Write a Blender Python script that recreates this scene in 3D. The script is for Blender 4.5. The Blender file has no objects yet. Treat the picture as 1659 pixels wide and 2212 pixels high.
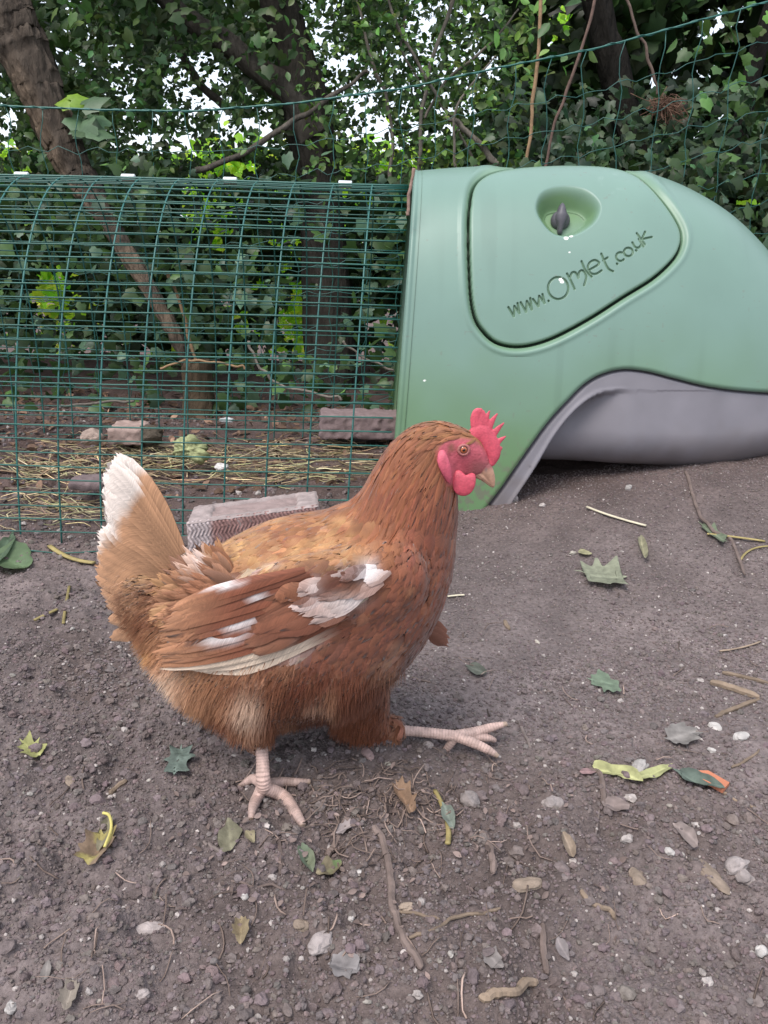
import bpy, math, random
import numpy as np
from mathutils import Vector
from mathutils.bvhtree import BVHTree

random.seed(7)
RS = np.random.RandomState(11)
scene = bpy.context.scene
COL = scene.collection

# ------------------------------------------------------------------ camera, sky, sun, exposure
PW, PH, PF = 1659.0, 2212.0, 1790.0          # photo measured at 1659 x 2212
PITCH, ROLL, CAMH = math.radians(18), math.radians(1.7), 0.5
cd = np.array([0, math.cos(PITCH), -math.sin(PITCH)])
_r0 = np.array([1.0, 0, 0]); _u0 = np.array([0, math.sin(PITCH), math.cos(PITCH)])
cr = math.cos(ROLL) * _r0 + math.sin(ROLL) * _u0
cu = -math.sin(ROLL) * _r0 + math.cos(ROLL) * _u0
CC = np.array([0, 0, CAMH])
cam_data = bpy.data.cameras.new('camera')
cam = bpy.data.objects.new('camera', cam_data); COL.objects.link(cam)
cam_data.sensor_fit = 'VERTICAL'; cam_data.sensor_height = 24.0
cam_data.lens = PF / PH * 24.0
cam_data.clip_start = 0.02; cam_data.clip_end = 500
from mathutils import Matrix
M = Matrix(((cr[0], cu[0], -cd[0], CC[0]), (cr[1], cu[1], -cd[1], CC[1]), (cr[2], cu[2], -cd[2], CC[2]), (0, 0, 0, 1)))
cam.matrix_world = M
cam_data.dof.use_dof = False
scene.camera = cam

SUN_EL, SUN_AZ = math.radians(58), math.radians(215)   # azimuth clockwise from +Y
world = bpy.data.worlds.new("World"); scene.world = world; world.use_nodes = True
wn = world.node_tree.nodes; wl = world.node_tree.links
bg = wn['Background']; sky = wn.new('ShaderNodeTexSky'); sky.sky_type = 'NISHITA'
sky.sun_disc = False; sky.sun_elevation = SUN_EL; sky.sun_rotation = SUN_AZ
sky.air_density = 1.0; sky.dust_density = 3.0; sky.ozone_density = 1.0
ov = wn.new('ShaderNodeMix'); ov.data_type = 'RGBA'; ov.inputs['Factor'].default_value = 0.55   # thin bright overcast
ov.inputs['B'].default_value = (6.4, 6.7, 7.2, 1)
wl.new(sky.outputs[0], ov.inputs['A']); wl.new(ov.outputs['Result'], bg.inputs[0]); bg.inputs[1].default_value = 0.14
sl = bpy.data.lights.new('sun', 'SUN'); sl.energy = 1.5; sl.angle = math.radians(28); sl.color = (1.0, 0.95, 0.9)
so = bpy.data.objects.new('sun', sl); COL.objects.link(so)
_sd = Vector((math.sin(SUN_AZ) * math.cos(SUN_EL), math.cos(SUN_AZ) * math.cos(SUN_EL), math.sin(SUN_EL)))
so.rotation_euler = _sd.to_track_quat('Z', 'Y').to_euler(); so.location = (0, 0, 5)
scene.view_settings.view_transform = 'Standard'; scene.view_settings.look = 'None'
scene.view_settings.exposure = 0.95; scene.view_settings.gamma = 1.0
scene.view_settings.use_curve_mapping = False
scene.cycles.max_bounces = 8; scene.cycles.diffuse_bounces = 4; scene.cycles.transmission_bounces = 4
scene.cycles.transparent_max_bounces = 8
scene.cycles.use_denoising = True

# ------------------------------------------------------------------ helpers
def ray(x, y): return cd + cr * ((x - PW / 2) / PF) - cu * ((y - PH / 2) / PF)
def P(x, y, Y):
    v = ray(x, y); return CC + v * (Y / v[1])
def Pv(x, y, Y):
    x = np.asarray(x, float)[:, None]; y = np.asarray(y, float)[:, None]; Y = np.asarray(Y, float).reshape(-1, 1) * np.ones_like(x)
    v = cd[None] + cr[None] * ((x - PW / 2) / PF) - cu[None] * ((y - PH / 2) / PF)
    return CC[None] + v * (Y / v[:, 1:2])
def proj(V):
    q = V - CC; w = q @ cd
    return PW / 2 + PF * (q @ cr) / w, PH / 2 - PF * (q @ cu) / w
def pxm(p): return PF / float((np.asarray(p) - CC) @ cd)      # photo pixels per metre at p

def s2l(c):
    c = np.asarray(c, float) / 255.0
    return np.where(c <= 0.04045, c / 12.92, ((c + 0.055) / 1.055) ** 2.4)
def sstep(a, b, x):
    t = np.clip((np.asarray(x, float) - a) / (b - a), 0, 1); return t * t * (3 - 2 * t)

def _hash(i, j, k):
    h = (i.astype(np.int64) * 374761393 + j.astype(np.int64) * 668265263 + k * 974634777) & 0x7fffffff
    h = ((h ^ (h >> 13)) * 1274126177) & 0x7fffffff
    return ((h ^ (h >> 16)) & 0xffff) / 65535.0
def vnoise(x, y, k=0):
    x = np.asarray(x, float); y = np.asarray(y, float)
    i = np.floor(x); j = np.floor(y); fx = x - i; fy = y - j
    fx = fx * fx * (3 - 2 * fx); fy = fy * fy * (3 - 2 * fy)
    a = _hash(i, j, k); b = _hash(i + 1, j, k); c = _hash(i, j + 1, k); e = _hash(i + 1, j + 1, k)
    return (a * (1 - fx) + b * fx) * (1 - fy) + (c * (1 - fx) + e * fx) * fy - 0.5

def gz(x, y):
    x = np.asarray(x, float); y = np.asarray(y, float)
    z = 0.105 * sstep(0.02, 0.75, x) * sstep(0.75, 1.5, y) + 0.02 * sstep(-0.1, 0.25, x) * sstep(1.2, 1.5, y)
    z = z - 0.045 * sstep(0.05, 0.6, -x) * sstep(0.8, 1.35, y) * (1 - sstep(1.6, 2.4, y))
    near = 1 - sstep(4, 8, np.hypot(x, y))
    z = z + near * (0.020 * vnoise(x * 3.1, y * 3.1, 1) + 0.012 * vnoise(x * 8, y * 8, 2))
    z = z - 1.3 * sstep(3.6, 6.6, y)  # unseen fall beyond the hedge, added so leaves there stand in light
    rough = 0.35 + 1.1 * sstep(-0.15, 0.25, vnoise(x * 2.6 + 5, y * 2.6, 9) + 0.25 * sstep(0.8, 0.5, y))
    z = z + near * 0.010 * vnoise(x * 13 + 3, y * 13, 6) * sstep(1.0, .6, y)
    z = z + near * rough * (0.012 * vnoise(x * 24, y * 24, 3) + 0.008 * vnoise(x * 62, y * 62, 4) + 0.005 * vnoise(x * 150, y * 150, 5))
    return z
def GH(px, py, off=0.0):
    v = ray(px, py); z = 0.0; p = CC
    for _ in range(12):
        p = CC + v * ((z + off - CC[2]) / v[2]); z = float(gz(p[0], p[1]))
    return np.array([p[0], p[1], z + off])

class MB:
    def __init__(s): s.V = []; s.F = []; s.C = []; s.U = []; s.n = 0
    def add(s, V, F, col=(1, 1, 1), U=None):
        V = np.asarray(V, float).reshape(-1, 3)
        c = np.asarray(col, float)
        if c.ndim == 1: c = np.tile(c, (len(V), 1))
        s.V.append(V); s.C.append(c)
        s.U.append(np.zeros((len(V), 3)) if U is None else np.asarray(U, float))
        for f in (F if isinstance(F, list) else [F]):
            f = np.asarray(f, np.int64)
            if len(f): s.F.append(f + s.n)
        s.n += len(V)
    def build(s, name, mat, parent=None, smooth=True):
        me = bpy.data.meshes.new(name)
        V = np.concatenate(s.V); C = np.concatenate(s.C); U = np.concatenate(s.U)
        me.vertices.add(len(V)); me.vertices.foreach_set('co', V.ravel())
        tot = np.concatenate([np.full(len(f), f.shape[1]) for f in s.F])
        idx = np.concatenate([f.ravel() for f in s.F])
        start = np.concatenate([[0], np.cumsum(tot)[:-1]])
        me.loops.add(len(idx)); me.loops.foreach_set('vertex_index', idx.astype(np.int32))
        me.polygons.add(len(tot)); me.polygons.foreach_set('loop_start', start.astype(np.int32))
        me.polygons.foreach_set('use_smooth', np.full(len(tot), smooth))
        a = me.attributes.new('Col', 'FLOAT_COLOR', 'POINT')
        a.data.foreach_set('color', np.c_[C, np.ones(len(C))].ravel().astype(np.float32))
        a = me.attributes.new('fuv', 'FLOAT_VECTOR', 'POINT')
        a.data.foreach_set('vector', U.ravel().astype(np.float32))
        me.update(calc_edges=True); me.validate()
        if mat: me.materials.append(mat)
        o = bpy.data.objects.new(name, me); COL.objects.link(o)
        if parent is not None:
            o.parent = parent; o.matrix_parent_inverse = parent.matrix_world.inverted()
        return o

def tag(o, label=None, cat=None, group=None, kind=None):
    if label: o['label'] = label
    if cat: o['category'] = cat
    if group: o['group'] = group
    if kind: o['kind'] = kind
    return o
def empty(name, loc):
    o = bpy.data.objects.new(name, None); COL.objects.link(o); o.location = [float(v) for v in loc]
    o.empty_display_size = 0.05
    o.matrix_world = Matrix.Translation(Vector([float(v) for v in loc]))
    return o

def catmull(pts, n=8, closed=False):
    pts = np.asarray(pts, float); m = len(pts); out = []
    rng = range(m) if closed else range(m - 1)
    for i in rng:
        if closed: p0, p1, p2, p3 = pts[(i - 1) % m], pts[i], pts[(i + 1) % m], pts[(i + 2) % m]
        else: p0, p1, p2, p3 = pts[max(i - 1, 0)], pts[i], pts[i + 1], pts[min(i + 2, m - 1)]
        for t in np.arange(n) / n:
            out.append(0.5 * (2 * p1 + (p2 - p0) * t + (2 * p0 - 5 * p1 + 4 * p2 - p3) * t * t + (3 * p1 - p0 - 3 * p2 + p3) * t ** 3))
    if not closed: out.append(pts[-1])
    return np.array(out)

def tube(pts, rad, sides=6, squash=1.0):
    pts = np.asarray(pts, float); n = len(pts); rad = np.ones(n) * np.asarray(rad, float)
    T = np.gradient(pts, axis=0); T /= np.linalg.norm(T, axis=1)[:, None] + 1e-12
    up = np.array([0, 0, 1.0]) if abs(T[0][2]) < 0.9 else np.array([0, 1.0, 0])
    A = np.zeros_like(pts); a = np.cross(up, T[0]); a /= np.linalg.norm(a)
    for i in range(n):
        a = a - T[i] * (a @ T[i]); a /= np.linalg.norm(a) + 1e-12; A[i] = a
    B = np.cross(T, A)
    th = np.arange(sides) * 2 * math.pi / sides
    V = pts[:, None] + rad[:, None, None] * (np.cos(th)[None, :, None] * A[:, None] + squash * np.sin(th)[None, :, None] * B[:, None])
    V = V.reshape(-1, 3)
    i = np.arange(n - 1)[:, None] * sides; j = np.arange(sides)[None]; k = (j + 1) % sides
    F = np.stack([i + j, i + k, i + sides + k, i + sides + j], -1).reshape(-1, 4)
    V = np.vstack([V, pts[:1], pts[-1:]])
    c0, c1 = n * sides, n * sides + 1
    jj = np.arange(sides); kk = (jj + 1) % sides
    F2 = np.r_[np.stack([kk, jj, np.full(sides, c0)], -1), np.stack([(n - 1) * sides + jj, (n - 1) * sides + kk, np.full(sides, c1)], -1)]
    return V, [F, F2]

def gridF(nu, nv):
    i = np.arange(nu - 1)[:, None] * nv; j = np.arange(nv - 1)[None]
    return np.stack([i + j, i + nv + j, i + nv + j + 1, i + j + 1], -1).reshape(-1, 4)

def uvsphere(c, r, su=16, sv=10):
    c = np.asarray(c, float); r = np.ones(3) * np.asarray(r, float)
    u = np.arange(su) * 2 * math.pi / su; v = (np.arange(sv - 1) + 1) * math.pi / sv
    V = np.stack([np.cos(u)[None] * np.sin(v)[:, None], np.sin(u)[None] * np.sin(v)[:, None], np.cos(v)[:, None] * np.ones(su)[None]], -1).reshape(-1, 3)
    V = np.vstack([V, [[0, 0, 1], [0, 0, -1]]])
    i = np.arange(sv - 2)[:, None] * su; j = np.arange(su)[None]; k = (j + 1) % su
    F = np.stack([i + j, i + su + j, i + su + k, i + k], -1).reshape(-1, 4)
    n = (sv - 1) * su; jj = np.arange(su); kk = (jj + 1) % su
    F2 = np.r_[np.stack([np.full(su, n), jj, kk], -1), np.stack([np.full(su, n + 1), (sv - 2) * su + kk, (sv - 2) * su + jj], -1)]
    return V * r + c, [F, F2]

def remeshed(mb, voxel, smooth_it=6):
    """union of closed shapes -> one continuous skin (V, F)"""
    o = mb.build('tmp_skin', None)
    m = o.modifiers.new('r', 'REMESH'); m.mode = 'VOXEL'; m.voxel_size = voxel
    if smooth_it:
        m = o.modifiers.new('s', 'SMOOTH'); m.factor = 0.5; m.iterations = smooth_it
    dg = bpy.context.evaluated_depsgraph_get(); ev = o.evaluated_get(dg)
    me = bpy.data.meshes.new_from_object(ev)
    V = np.zeros(len(me.vertices) * 3); me.vertices.foreach_get('co', V)
    F4, F3 = [], []
    for p in me.polygons: (F4 if len(p.vertices) == 4 else F3).append(list(p.vertices))
    bpy.data.objects.remove(o); bpy.data.meshes.remove(me)
    return V.reshape(-1, 3), [np.array(f) for f in (F4, F3) if len(f)]

def sdf_poly(x, y, poly, closed=True):
    """distance (and inside sign when closed) of points to a polyline"""
    d2 = np.full(len(x), 1e12); ins = np.zeros(len(x), bool); n = len(poly)
    for i in range(n if closed else n - 1):
        a = poly[i]; b = poly[(i + 1) % n]; e = b - a; L = e @ e + 1e-12
        t = np.clip(((x - a[0]) * e[0] + (y - a[1]) * e[1]) / L, 0, 1)
        d2 = np.minimum(d2, (x - a[0] - t * e[0]) ** 2 + (y - a[1] - t * e[1]) ** 2)
        if closed:
            c = ((a[1] > y) != (b[1] > y)) & (x < (b[0] - a[0]) * (y - a[1]) / (b[1] - a[1] + 1e-12) + a[0])
            ins ^= c
    dd = np.sqrt(d2)
    return np.where(ins, -dd, dd) if closed else dd

# ------------------------------------------------------------------ materials
def mat(name, rough=0.8, spec=0.3, bump=0.0, bscale=200.0, vary=0.0, vscale=60.0, trans=0.0, stretch=None, detail=4.0, bdist=0.002, coat=0.0, sheen=0.0):
    m = bpy.data.materials.new(name); m.use_nodes = True
    nt = m.node_tree; N = nt.nodes; L = nt.links
    b = N['Principled BSDF']; b.inputs['Roughness'].default_value = rough
    b.inputs['Specular IOR Level'].default_value = spec
    if coat: b.inputs['Coat Weight'].default_value = coat
    if sheen:
        b.inputs['Sheen Weight'].default_value = sheen
    at = N.new('ShaderNodeAttribute'); at.attribute_name = 'Col'
    c = at.outputs['Color']
    tc = N.new('ShaderNodeTexCoord'); co = tc.outputs['Object']
    if stretch:
        mp = N.new('ShaderNodeMapping'); mp.inputs['Scale'].default_value = stretch
        L.new(co, mp.inputs[0]); co = mp.outputs[0]
    if vary:
        nz = N.new('ShaderNodeTexNoise'); nz.inputs['Scale'].default_value = vscale; nz.inputs['Detail'].default_value = 5
        L.new(co, nz.inputs['Vector'])
        mr = N.new('ShaderNodeMapRange'); mr.inputs[1].default_value = 0.25; mr.inputs[2].default_value = 0.75
        mr.inputs[3].default_value = 1 - vary; mr.inputs[4].default_value = 1 + vary
        L.new(nz.outputs[0], mr.inputs[0])
        mx = N.new('ShaderNodeVectorMath'); mx.operation = 'SCALE'
        L.new(c, mx.inputs[0]); L.new(mr.outputs[0], mx.inputs['Scale']); c = mx.outputs[0]
    L.new(c, b.inputs['Base Color'])
    if bump:
        nb = N.new('ShaderNodeTexNoise'); nb.inputs['Scale'].default_value = bscale; nb.inputs['Detail'].default_value = detail
        L.new(co, nb.inputs['Vector'])
        bp = N.new('ShaderNodeBump'); bp.inputs['Strength'].default_value = bump; bp.inputs['Distance'].default_value = bdist
        L.new(nb.outputs[0], bp.inputs['Height']); L.new(bp.outputs[0], b.inputs['Normal'])
    if trans:
        t = N.new('ShaderNodeBsdfTranslucent'); L.new(c, t.inputs[0])
        mx = N.new('ShaderNodeMixShader'); mx.inputs[0].default_value = trans
        L.new(b.outputs[0], mx.inputs[1]); L.new(t.outputs[0], mx.inputs[2])
        L.new(mx.outputs[0], N['Material Output'].inputs[0])
    return m

def mat_soil():
    m = mat('dry_soil', rough=0.95, spec=0.15, bump=0.9, bscale=420, vary=0.30, vscale=14, bdist=0.003, detail=8)
    nt = m.node_tree; N = nt.nodes; L = nt.links; b = N['Principled BSDF']
    src = b.inputs['Base Color'].links[0].from_socket
    tc = N.new('ShaderNodeTexCoord')
    n2 = N.new('ShaderNodeTexNoise'); n2.inputs['Scale'].default_value = 190; n2.inputs['Detail'].default_value = 6
    L.new(tc.outputs['Object'], n2.inputs['Vector'])
    mr = N.new('ShaderNodeMapRange'); mr.inputs[1].default_value = 0.3; mr.inputs[2].default_value = 0.7; mr.inputs[3].default_value = 0.72; mr.inputs[4].default_value = 1.25
    L.new(n2.outputs[0], mr.inputs[0])
    sc = N.new('ShaderNodeVectorMath'); sc.operation = 'SCALE'; L.new(src, sc.inputs[0]); L.new(mr.outputs[0], sc.inputs['Scale'])
    vo = N.new('ShaderNodeTexVoronoi'); vo.inputs['Scale'].default_value = 95
    L.new(tc.outputs['Object'], vo.inputs['Vector'])
    lt = N.new('ShaderNodeMath'); lt.operation = 'LESS_THAN'; lt.inputs[1].default_value = 0.085
    L.new(vo.outputs['Distance'], lt.inputs[0])
    sepc = N.new('ShaderNodeSeparateColor'); L.new(vo.outputs['Color'], sepc.inputs[0])
    gt = N.new('ShaderNodeMath'); gt.operation = 'GREATER_THAN'; gt.inputs[1].default_value = 0.80; L.new(sepc.outputs[0], gt.inputs[0])
    mu = N.new('ShaderNodeMath'); mu.operation = 'MULTIPLY'; L.new(lt.outputs[0], mu.inputs[0]); L.new(gt.outputs[0], mu.inputs[1])
    mx = N.new('ShaderNodeMix'); mx.data_type = 'RGBA'; mx.inputs['B'].default_value = (0.42, 0.37, 0.34, 1)
    L.new(mu.outputs[0], mx.inputs['Factor']); L.new(sc.outputs[0], mx.inputs['A'])
    L.new(mx.outputs['Result'], b.inputs['Base Color'])
    return m

def mat_feather():
    m = bpy.data.materials.new('feather'); m.use_nodes = True
    nt = m.node_tree; N = nt.nodes; L = nt.links; b = N['Principled BSDF']
    b.inputs['Roughness'].default_value = 0.62; b.inputs['Specular IOR Level'].default_value = 0.25
    b.inputs['Sheen Weight'].default_value = 0.25; b.inputs['Sheen Roughness'].default_value = 0.5
    at = N.new('ShaderNodeAttribute'); at.attribute_name = 'Col'
    fu = N.new('ShaderNodeAttribute'); fu.attribute_name = 'fuv'
    sp = N.new('ShaderNodeSeparateXYZ'); L.new(fu.outputs['Vector'], sp.inputs[0])
    ab = N.new('ShaderNodeMath'); ab.operation = 'ABSOLUTE'; L.new(sp.outputs[1], ab.inputs[0])
    m1 = N.new('ShaderNodeMath'); m1.operation = 'MULTIPLY_ADD'; m1.inputs[1].default_value = -0.35; L.new(ab.outputs[0], m1.inputs[0]); L.new(sp.outputs[0], m1.inputs[2])
    cb = N.new('ShaderNodeCombineXYZ'); L.new(m1.outputs[0], cb.inputs[0]); L.new(sp.outputs[2], cb.inputs[1])
    mp = N.new('ShaderNodeMapping'); mp.inputs['Scale'].default_value = (26, 40, 1); L.new(cb.outputs[0], mp.inputs[0])
    nz = N.new('ShaderNodeTexNoise'); nz.inputs['Scale'].default_value = 1.0; nz.inputs['Detail'].default_value = 3
    L.new(mp.outputs[0], nz.inputs['Vector'])
    mr = N.new('ShaderNodeMapRange'); mr.inputs[1].default_value = 0.25; mr.inputs[2].default_value = 0.75; mr.inputs[3].default_value = 0.72; mr.inputs[4].default_value = 1.28
    L.new(nz.outputs[0], mr.inputs[0])
    sc = N.new('ShaderNodeVectorMath'); sc.operation = 'SCALE'; L.new(at.outputs['Color'], sc.inputs[0]); L.new(mr.outputs[0], sc.inputs['Scale'])
    L.new(sc.outputs[0], b.inputs['Base Color'])
    bp = N.new('ShaderNodeBump'); bp.inputs['Strength'].default_value = 0.35; bp.inputs['Distance'].default_value = 0.0006
    L.new(nz.outputs[0], bp.inputs['Height']); L.new(bp.outputs[0], b.inputs['Normal'])
    t = N.new('ShaderNodeBsdfTranslucent'); L.new(sc.outputs[0], t.inputs[0])
    mx = N.new('ShaderNodeMixShader'); mx.inputs[0].default_value = 0.15
    L.new(b.outputs[0], mx.inputs[1]); L.new(t.outputs[0], mx.inputs[2]); L.new(mx.outputs[0], N['Material Output'].inputs[0])
    return m

M_SOIL = mat_soil()
M_CRUMB = mat('soil_crumb', rough=0.95, spec=0.15, bump=0.5, bscale=900, vary=0.25, vscale=300)
M_STONE = mat('stone', rough=0.85, spec=0.25, bump=0.5, bscale=400, vary=0.25, vscale=120)
M_BARK = mat('bark', rough=0.9, spec=0.15, bump=1.0, bscale=22, vary=0.45, vscale=14, stretch=(2.2, 2.2, 0.6), bdist=0.02, detail=8)
M_TWIG = mat('twig_wood', rough=0.85, spec=0.2, bump=0.5, bscale=250, vary=0.3, vscale=60)
M_LEAF = mat('leaf', rough=0.45, spec=0.45, trans=0.35, vary=0.15, vscale=80)
M_SUNLEAF = mat('sunlit_leaf', rough=0.45, spec=0.4, trans=0.62, vary=0.15, vscale=30)  # leaf copy made to look sunlit
M_DRYLEAF = mat('fallen_leaf', rough=0.75, spec=0.25, trans=0.2, vary=0.3, vscale=110, bump=0.4, bscale=300)
M_STRAW = mat('straw', rough=0.6, spec=0.35, vary=0.25, vscale=60, trans=0.1)
M_WIRE = mat('green_coated_wire', rough=0.4, spec=0.45, vary=0.1)
M_GREEN = mat('green_plastic', rough=0.38, spec=0.4, bump=0.06, bscale=900, vary=0.05, vscale=9)
M_GREY = mat('grey_plastic', rough=0.5, spec=0.35, bump=0.15, bscale=1200, vary=0.06, vscale=20)
M_DARKPL = mat('dark_plastic', rough=0.5, spec=0.4, bump=0.1, bscale=300)
M_WHITEPL = mat('white_plastic', rough=0.4, spec=0.4, vary=0.06)
M_BRICK = mat('brick', rough=0.92, spec=0.15, bump=0.6, bscale=300, vary=0.22, vscale=55)
M_FEATHER = mat_feather()
M_DOWN = mat('down', rough=0.8, spec=0.1, trans=0.45, sheen=0.3)
M_SKIN = mat('hen_skin', rough=0.55, spec=0.35, bump=0.55, bscale=520, vary=0.14, vscale=160, bdist=0.0012)
M_COMB = mat('comb_skin', rough=0.5, spec=0.4, bump=0.45, bscale=800, vary=0.12, vscale=130, bdist=0.001)
M_BEAK = mat('beak_horn', rough=0.4, spec=0.4, vary=0.15, vscale=120, bump=0.15, bscale=500)
M_EYE = mat('eye', rough=0.08, spec=0.6)

# ------------------------------------------------------------------ ground (one sheet to the horizon)
def axis(a, b, step, far, ratio=1.22):
    core = np.arange(a, b + step / 2, step); out = list(core); s = step; v = core[-1]
    while v < far: s *= ratio; v += s; out.append(v)
    s = step; v = core[0]; lo = []
    while v > -far: s *= ratio; v -= s; lo.append(v)
    return np.array(lo[::-1] + out)
gx = axis(-0.95, 1.0, 0.0042, 120); gy = axis(0.25, 2.15, 0.0042, 120)
XX, YY = np.meshgrid(gx, gy, indexing='ij')
ZZ = gz(XX, YY)
V = np.stack([XX, YY, ZZ], -1).reshape(-1, 3)
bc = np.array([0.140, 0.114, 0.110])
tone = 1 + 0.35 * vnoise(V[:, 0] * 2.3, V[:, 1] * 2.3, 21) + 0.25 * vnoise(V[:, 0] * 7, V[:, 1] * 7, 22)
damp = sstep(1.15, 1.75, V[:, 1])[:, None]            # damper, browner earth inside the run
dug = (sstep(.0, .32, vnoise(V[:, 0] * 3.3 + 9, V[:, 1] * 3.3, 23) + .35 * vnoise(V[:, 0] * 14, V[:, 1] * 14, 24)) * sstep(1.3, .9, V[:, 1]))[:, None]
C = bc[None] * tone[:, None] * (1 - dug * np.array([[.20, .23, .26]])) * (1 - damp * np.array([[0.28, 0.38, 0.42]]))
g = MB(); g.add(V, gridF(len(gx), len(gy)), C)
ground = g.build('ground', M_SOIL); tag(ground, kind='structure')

# soil crumbs: uncountable
ICO_V, ICO_F = None, None
def icosphere(sub):
    t = (1 + 5 ** .5) / 2
    V = np.array([[-1, t, 0], [1, t, 0], [-1, -t, 0], [1, -t, 0], [0, -1, t], [0, 1, t], [0, -1, -t], [0, 1, -t], [t, 0, -1], [t, 0, 1], [-t, 0, -1], [-t, 0, 1]], float)
    F = [(0, 11, 5), (0, 5, 1), (0, 1, 7), (0, 7, 10), (0, 10, 11), (1, 5, 9), (5, 11, 4), (11, 10, 2), (10, 7, 6), (7, 1, 8), (3, 9, 4), (3, 4, 2), (3, 2, 6), (3, 6, 8), (3, 8, 9), (4, 9, 5), (2, 4, 11), (6, 2, 10), (8, 6, 7), (9, 8, 1)]
    V = list(V / np.linalg.norm(V[0]))
    for _ in range(sub):
        cache = {}; nf = []
        def mid(a, b):
            k = (min(a, b), max(a, b))
            if k not in cache:
                m_ = V[a] + V[b]; V.append(m_ / np.linalg.norm(m_)); cache[k] = len(V) - 1
            return cache[k]
        for a, b, c in F:
            x, y, z = mid(a, b), mid(b, c), mid(c, a); nf += [(a, x, z), (b, y, x), (c, z, y), (x, y, z)]
        F = nf
    return np.array(V), np.array(F)
I0, I1, I2 = icosphere(0), icosphere(1), icosphere(2)
def randrot(n):
    q = RS.normal(size=(n, 4)); q /= np.linalg.norm(q, axis=1)[:, None]; w, x, y, z = q.T
    return np.stack([np.stack([1 - 2 * (y * y + z * z), 2 * (x * y - z * w), 2 * (x * z + y * w)], -1),
                     np.stack([2 * (x * y + z * w), 1 - 2 * (x * x + z * z), 2 * (y * z - x * w)], -1),
                     np.stack([2 * (x * z - y * w), 2 * (y * z + x * w), 1 - 2 * (x * x + y * y)], -1)], 1)
def scatter_blobs(mb, pos, size, ico, cols, jit=0.28):
    n = len(pos); IV, IF = ico; k = len(IV)
    V = IV[None] * (1 + jit * RS.uniform(-1, 1, (n, k, 1))) * RS.uniform(0.6, 1.1, (n, 1, 3))
    V = np.einsum('nij,nkj->nki', randrot(n), V) * size[:, None, None]
    V[:, :, 2] *= 0.8
    V = V + pos[:, None]
    F = (IF[None] + (np.arange(n) * k)[:, None, None]).reshape(-1, 3)
    mb.add(V.reshape(-1, 3), F, np.repeat(cols, k, 0))
def crumbs(n, ico, smin, smax, pw, x0, x1, y0, y1, mb, thr=-0.1):
    x = RS.uniform(x0, x1, n); y = RS.uniform(y0, y1, n)
    dens = vnoise(x * 2.6 + 5, y * 2.6, 9) + 0.6 * vnoise(x * 9, y * 9, 31) + 0.22 * sstep(0.75, 0.5, y) + 0.12
    keep = dens + RS.uniform(-0.25, 0.25, n) > thr
    x, y = x[keep], y[keep]; m = len(x)
    s = smin * (smax / smin) ** (RS.uniform(0, 1, m) ** pw)
    z = gz(x, y) + s * 0.25
    base = np.array([0.142, 0.115, 0.111])[None] * RS.uniform(0.78, 1.25, (m, 1)) * RS.uniform(0.95, 1.05, (m, 3))
    pale = RS.uniform(size=m) > 0.975
    base[pale] = np.array([0.36, 0.32, 0.30]) * RS.uniform(0.7, 1.2, (pale.sum(), 1))
    scatter_blobs(mb, np.c_[x, y, z], s, ico, base)
cm = MB()
crumbs(60000, I0, 0.0009, 0.0034, 2.0, -0.75, 0.95, 0.33, 1.5, cm, 0.0)
crumbs(70000, I0, 0.0007, 0.0022, 1.6, -0.5, 0.7, 0.33, 1.0, cm, -0.05)
crumbs(700, I1, 0.004, 0.0075, 2.6, -0.45, 0.6, 0.33, 0.95, cm, 0.15)
crumbs(60000, I0, 0.0008, 0.0026, 1.8, -0.35, 1.05, 0.85, 1.62, cm, -0.45)
crumbs(7000, I1, 0.0022, 0.0050, 2.4, -0.5, 0.75, 0.33, 1.2, cm, 0.05)
crumbs(9000, I0, 0.002, 0.009, 2.5, -1.2, 0.3, 1.35, 2.5, cm, -0.1)
tag(cm.build('soil_crumbs', M_CRUMB, smooth=False), 'loose grey crumbs of dry soil scattered over the ground', 'soil', kind='stuff')

# ------------------------------------------------------------------ chicken coop
def rz(x, y): return (795 + x * 0.5209, 328.4 + y * 0.5209)          # readings from an enlargement of the coop
def rd(x, y): return (985.1 + x * 0.3125, 345.6 + y * 0.3125)        # readings from an enlargement of its door
DOOR = catmull([rz(*q) for q in [(421, 230), (438, 140), (498, 86), (600, 60), (740, 48), (880, 46), (1000, 54), (1090, 78), (1160, 126), (1230, 205), (1283, 285), (1303, 345), (1293, 402), (1258, 455), (1180, 525), (1060, 600), (920, 690), (780, 765), (680, 799), (600, 806), (530, 788), (480, 745), (446, 690), (428, 600), (420, 450), (418, 320)]], 8, True)
DISH = catmull([rz(*q) for q in [(700, 235), (715, 180), (760, 153), (830, 146), (900, 160), (945, 195), (960, 235), (940, 285), (890, 325), (830, 347), (770, 335), (725, 290)]], 6, True)
EDGE = catmull([rz(*q) for q in [(440, 1560), (497, 1470), (560, 1385), (640, 1270), (740, 1130), (830, 1030), (900, 962), (970, 922), (1060, 901), (1160, 910), (1260, 935), (1380, 965), (1500, 985), (1659, 998), (1800, 1003), (2000, 1003)]], 8)
INNER = catmull([rz(*q) for q in [(540, 1560), (612, 1440), (690, 1320), (768, 1190), (832, 1105), (895, 1045), (960, 1008), (1030, 994), (1110, 990)]], 8)
BELLY = catmull([rz(*q) for q in [(600, 1285), (700, 1312), (800, 1320), (1000, 1318), (1200, 1325), (1400, 1330), (1550, 1322), (1659, 1305), (1800, 1270), (2000, 1240)]], 8)

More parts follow.
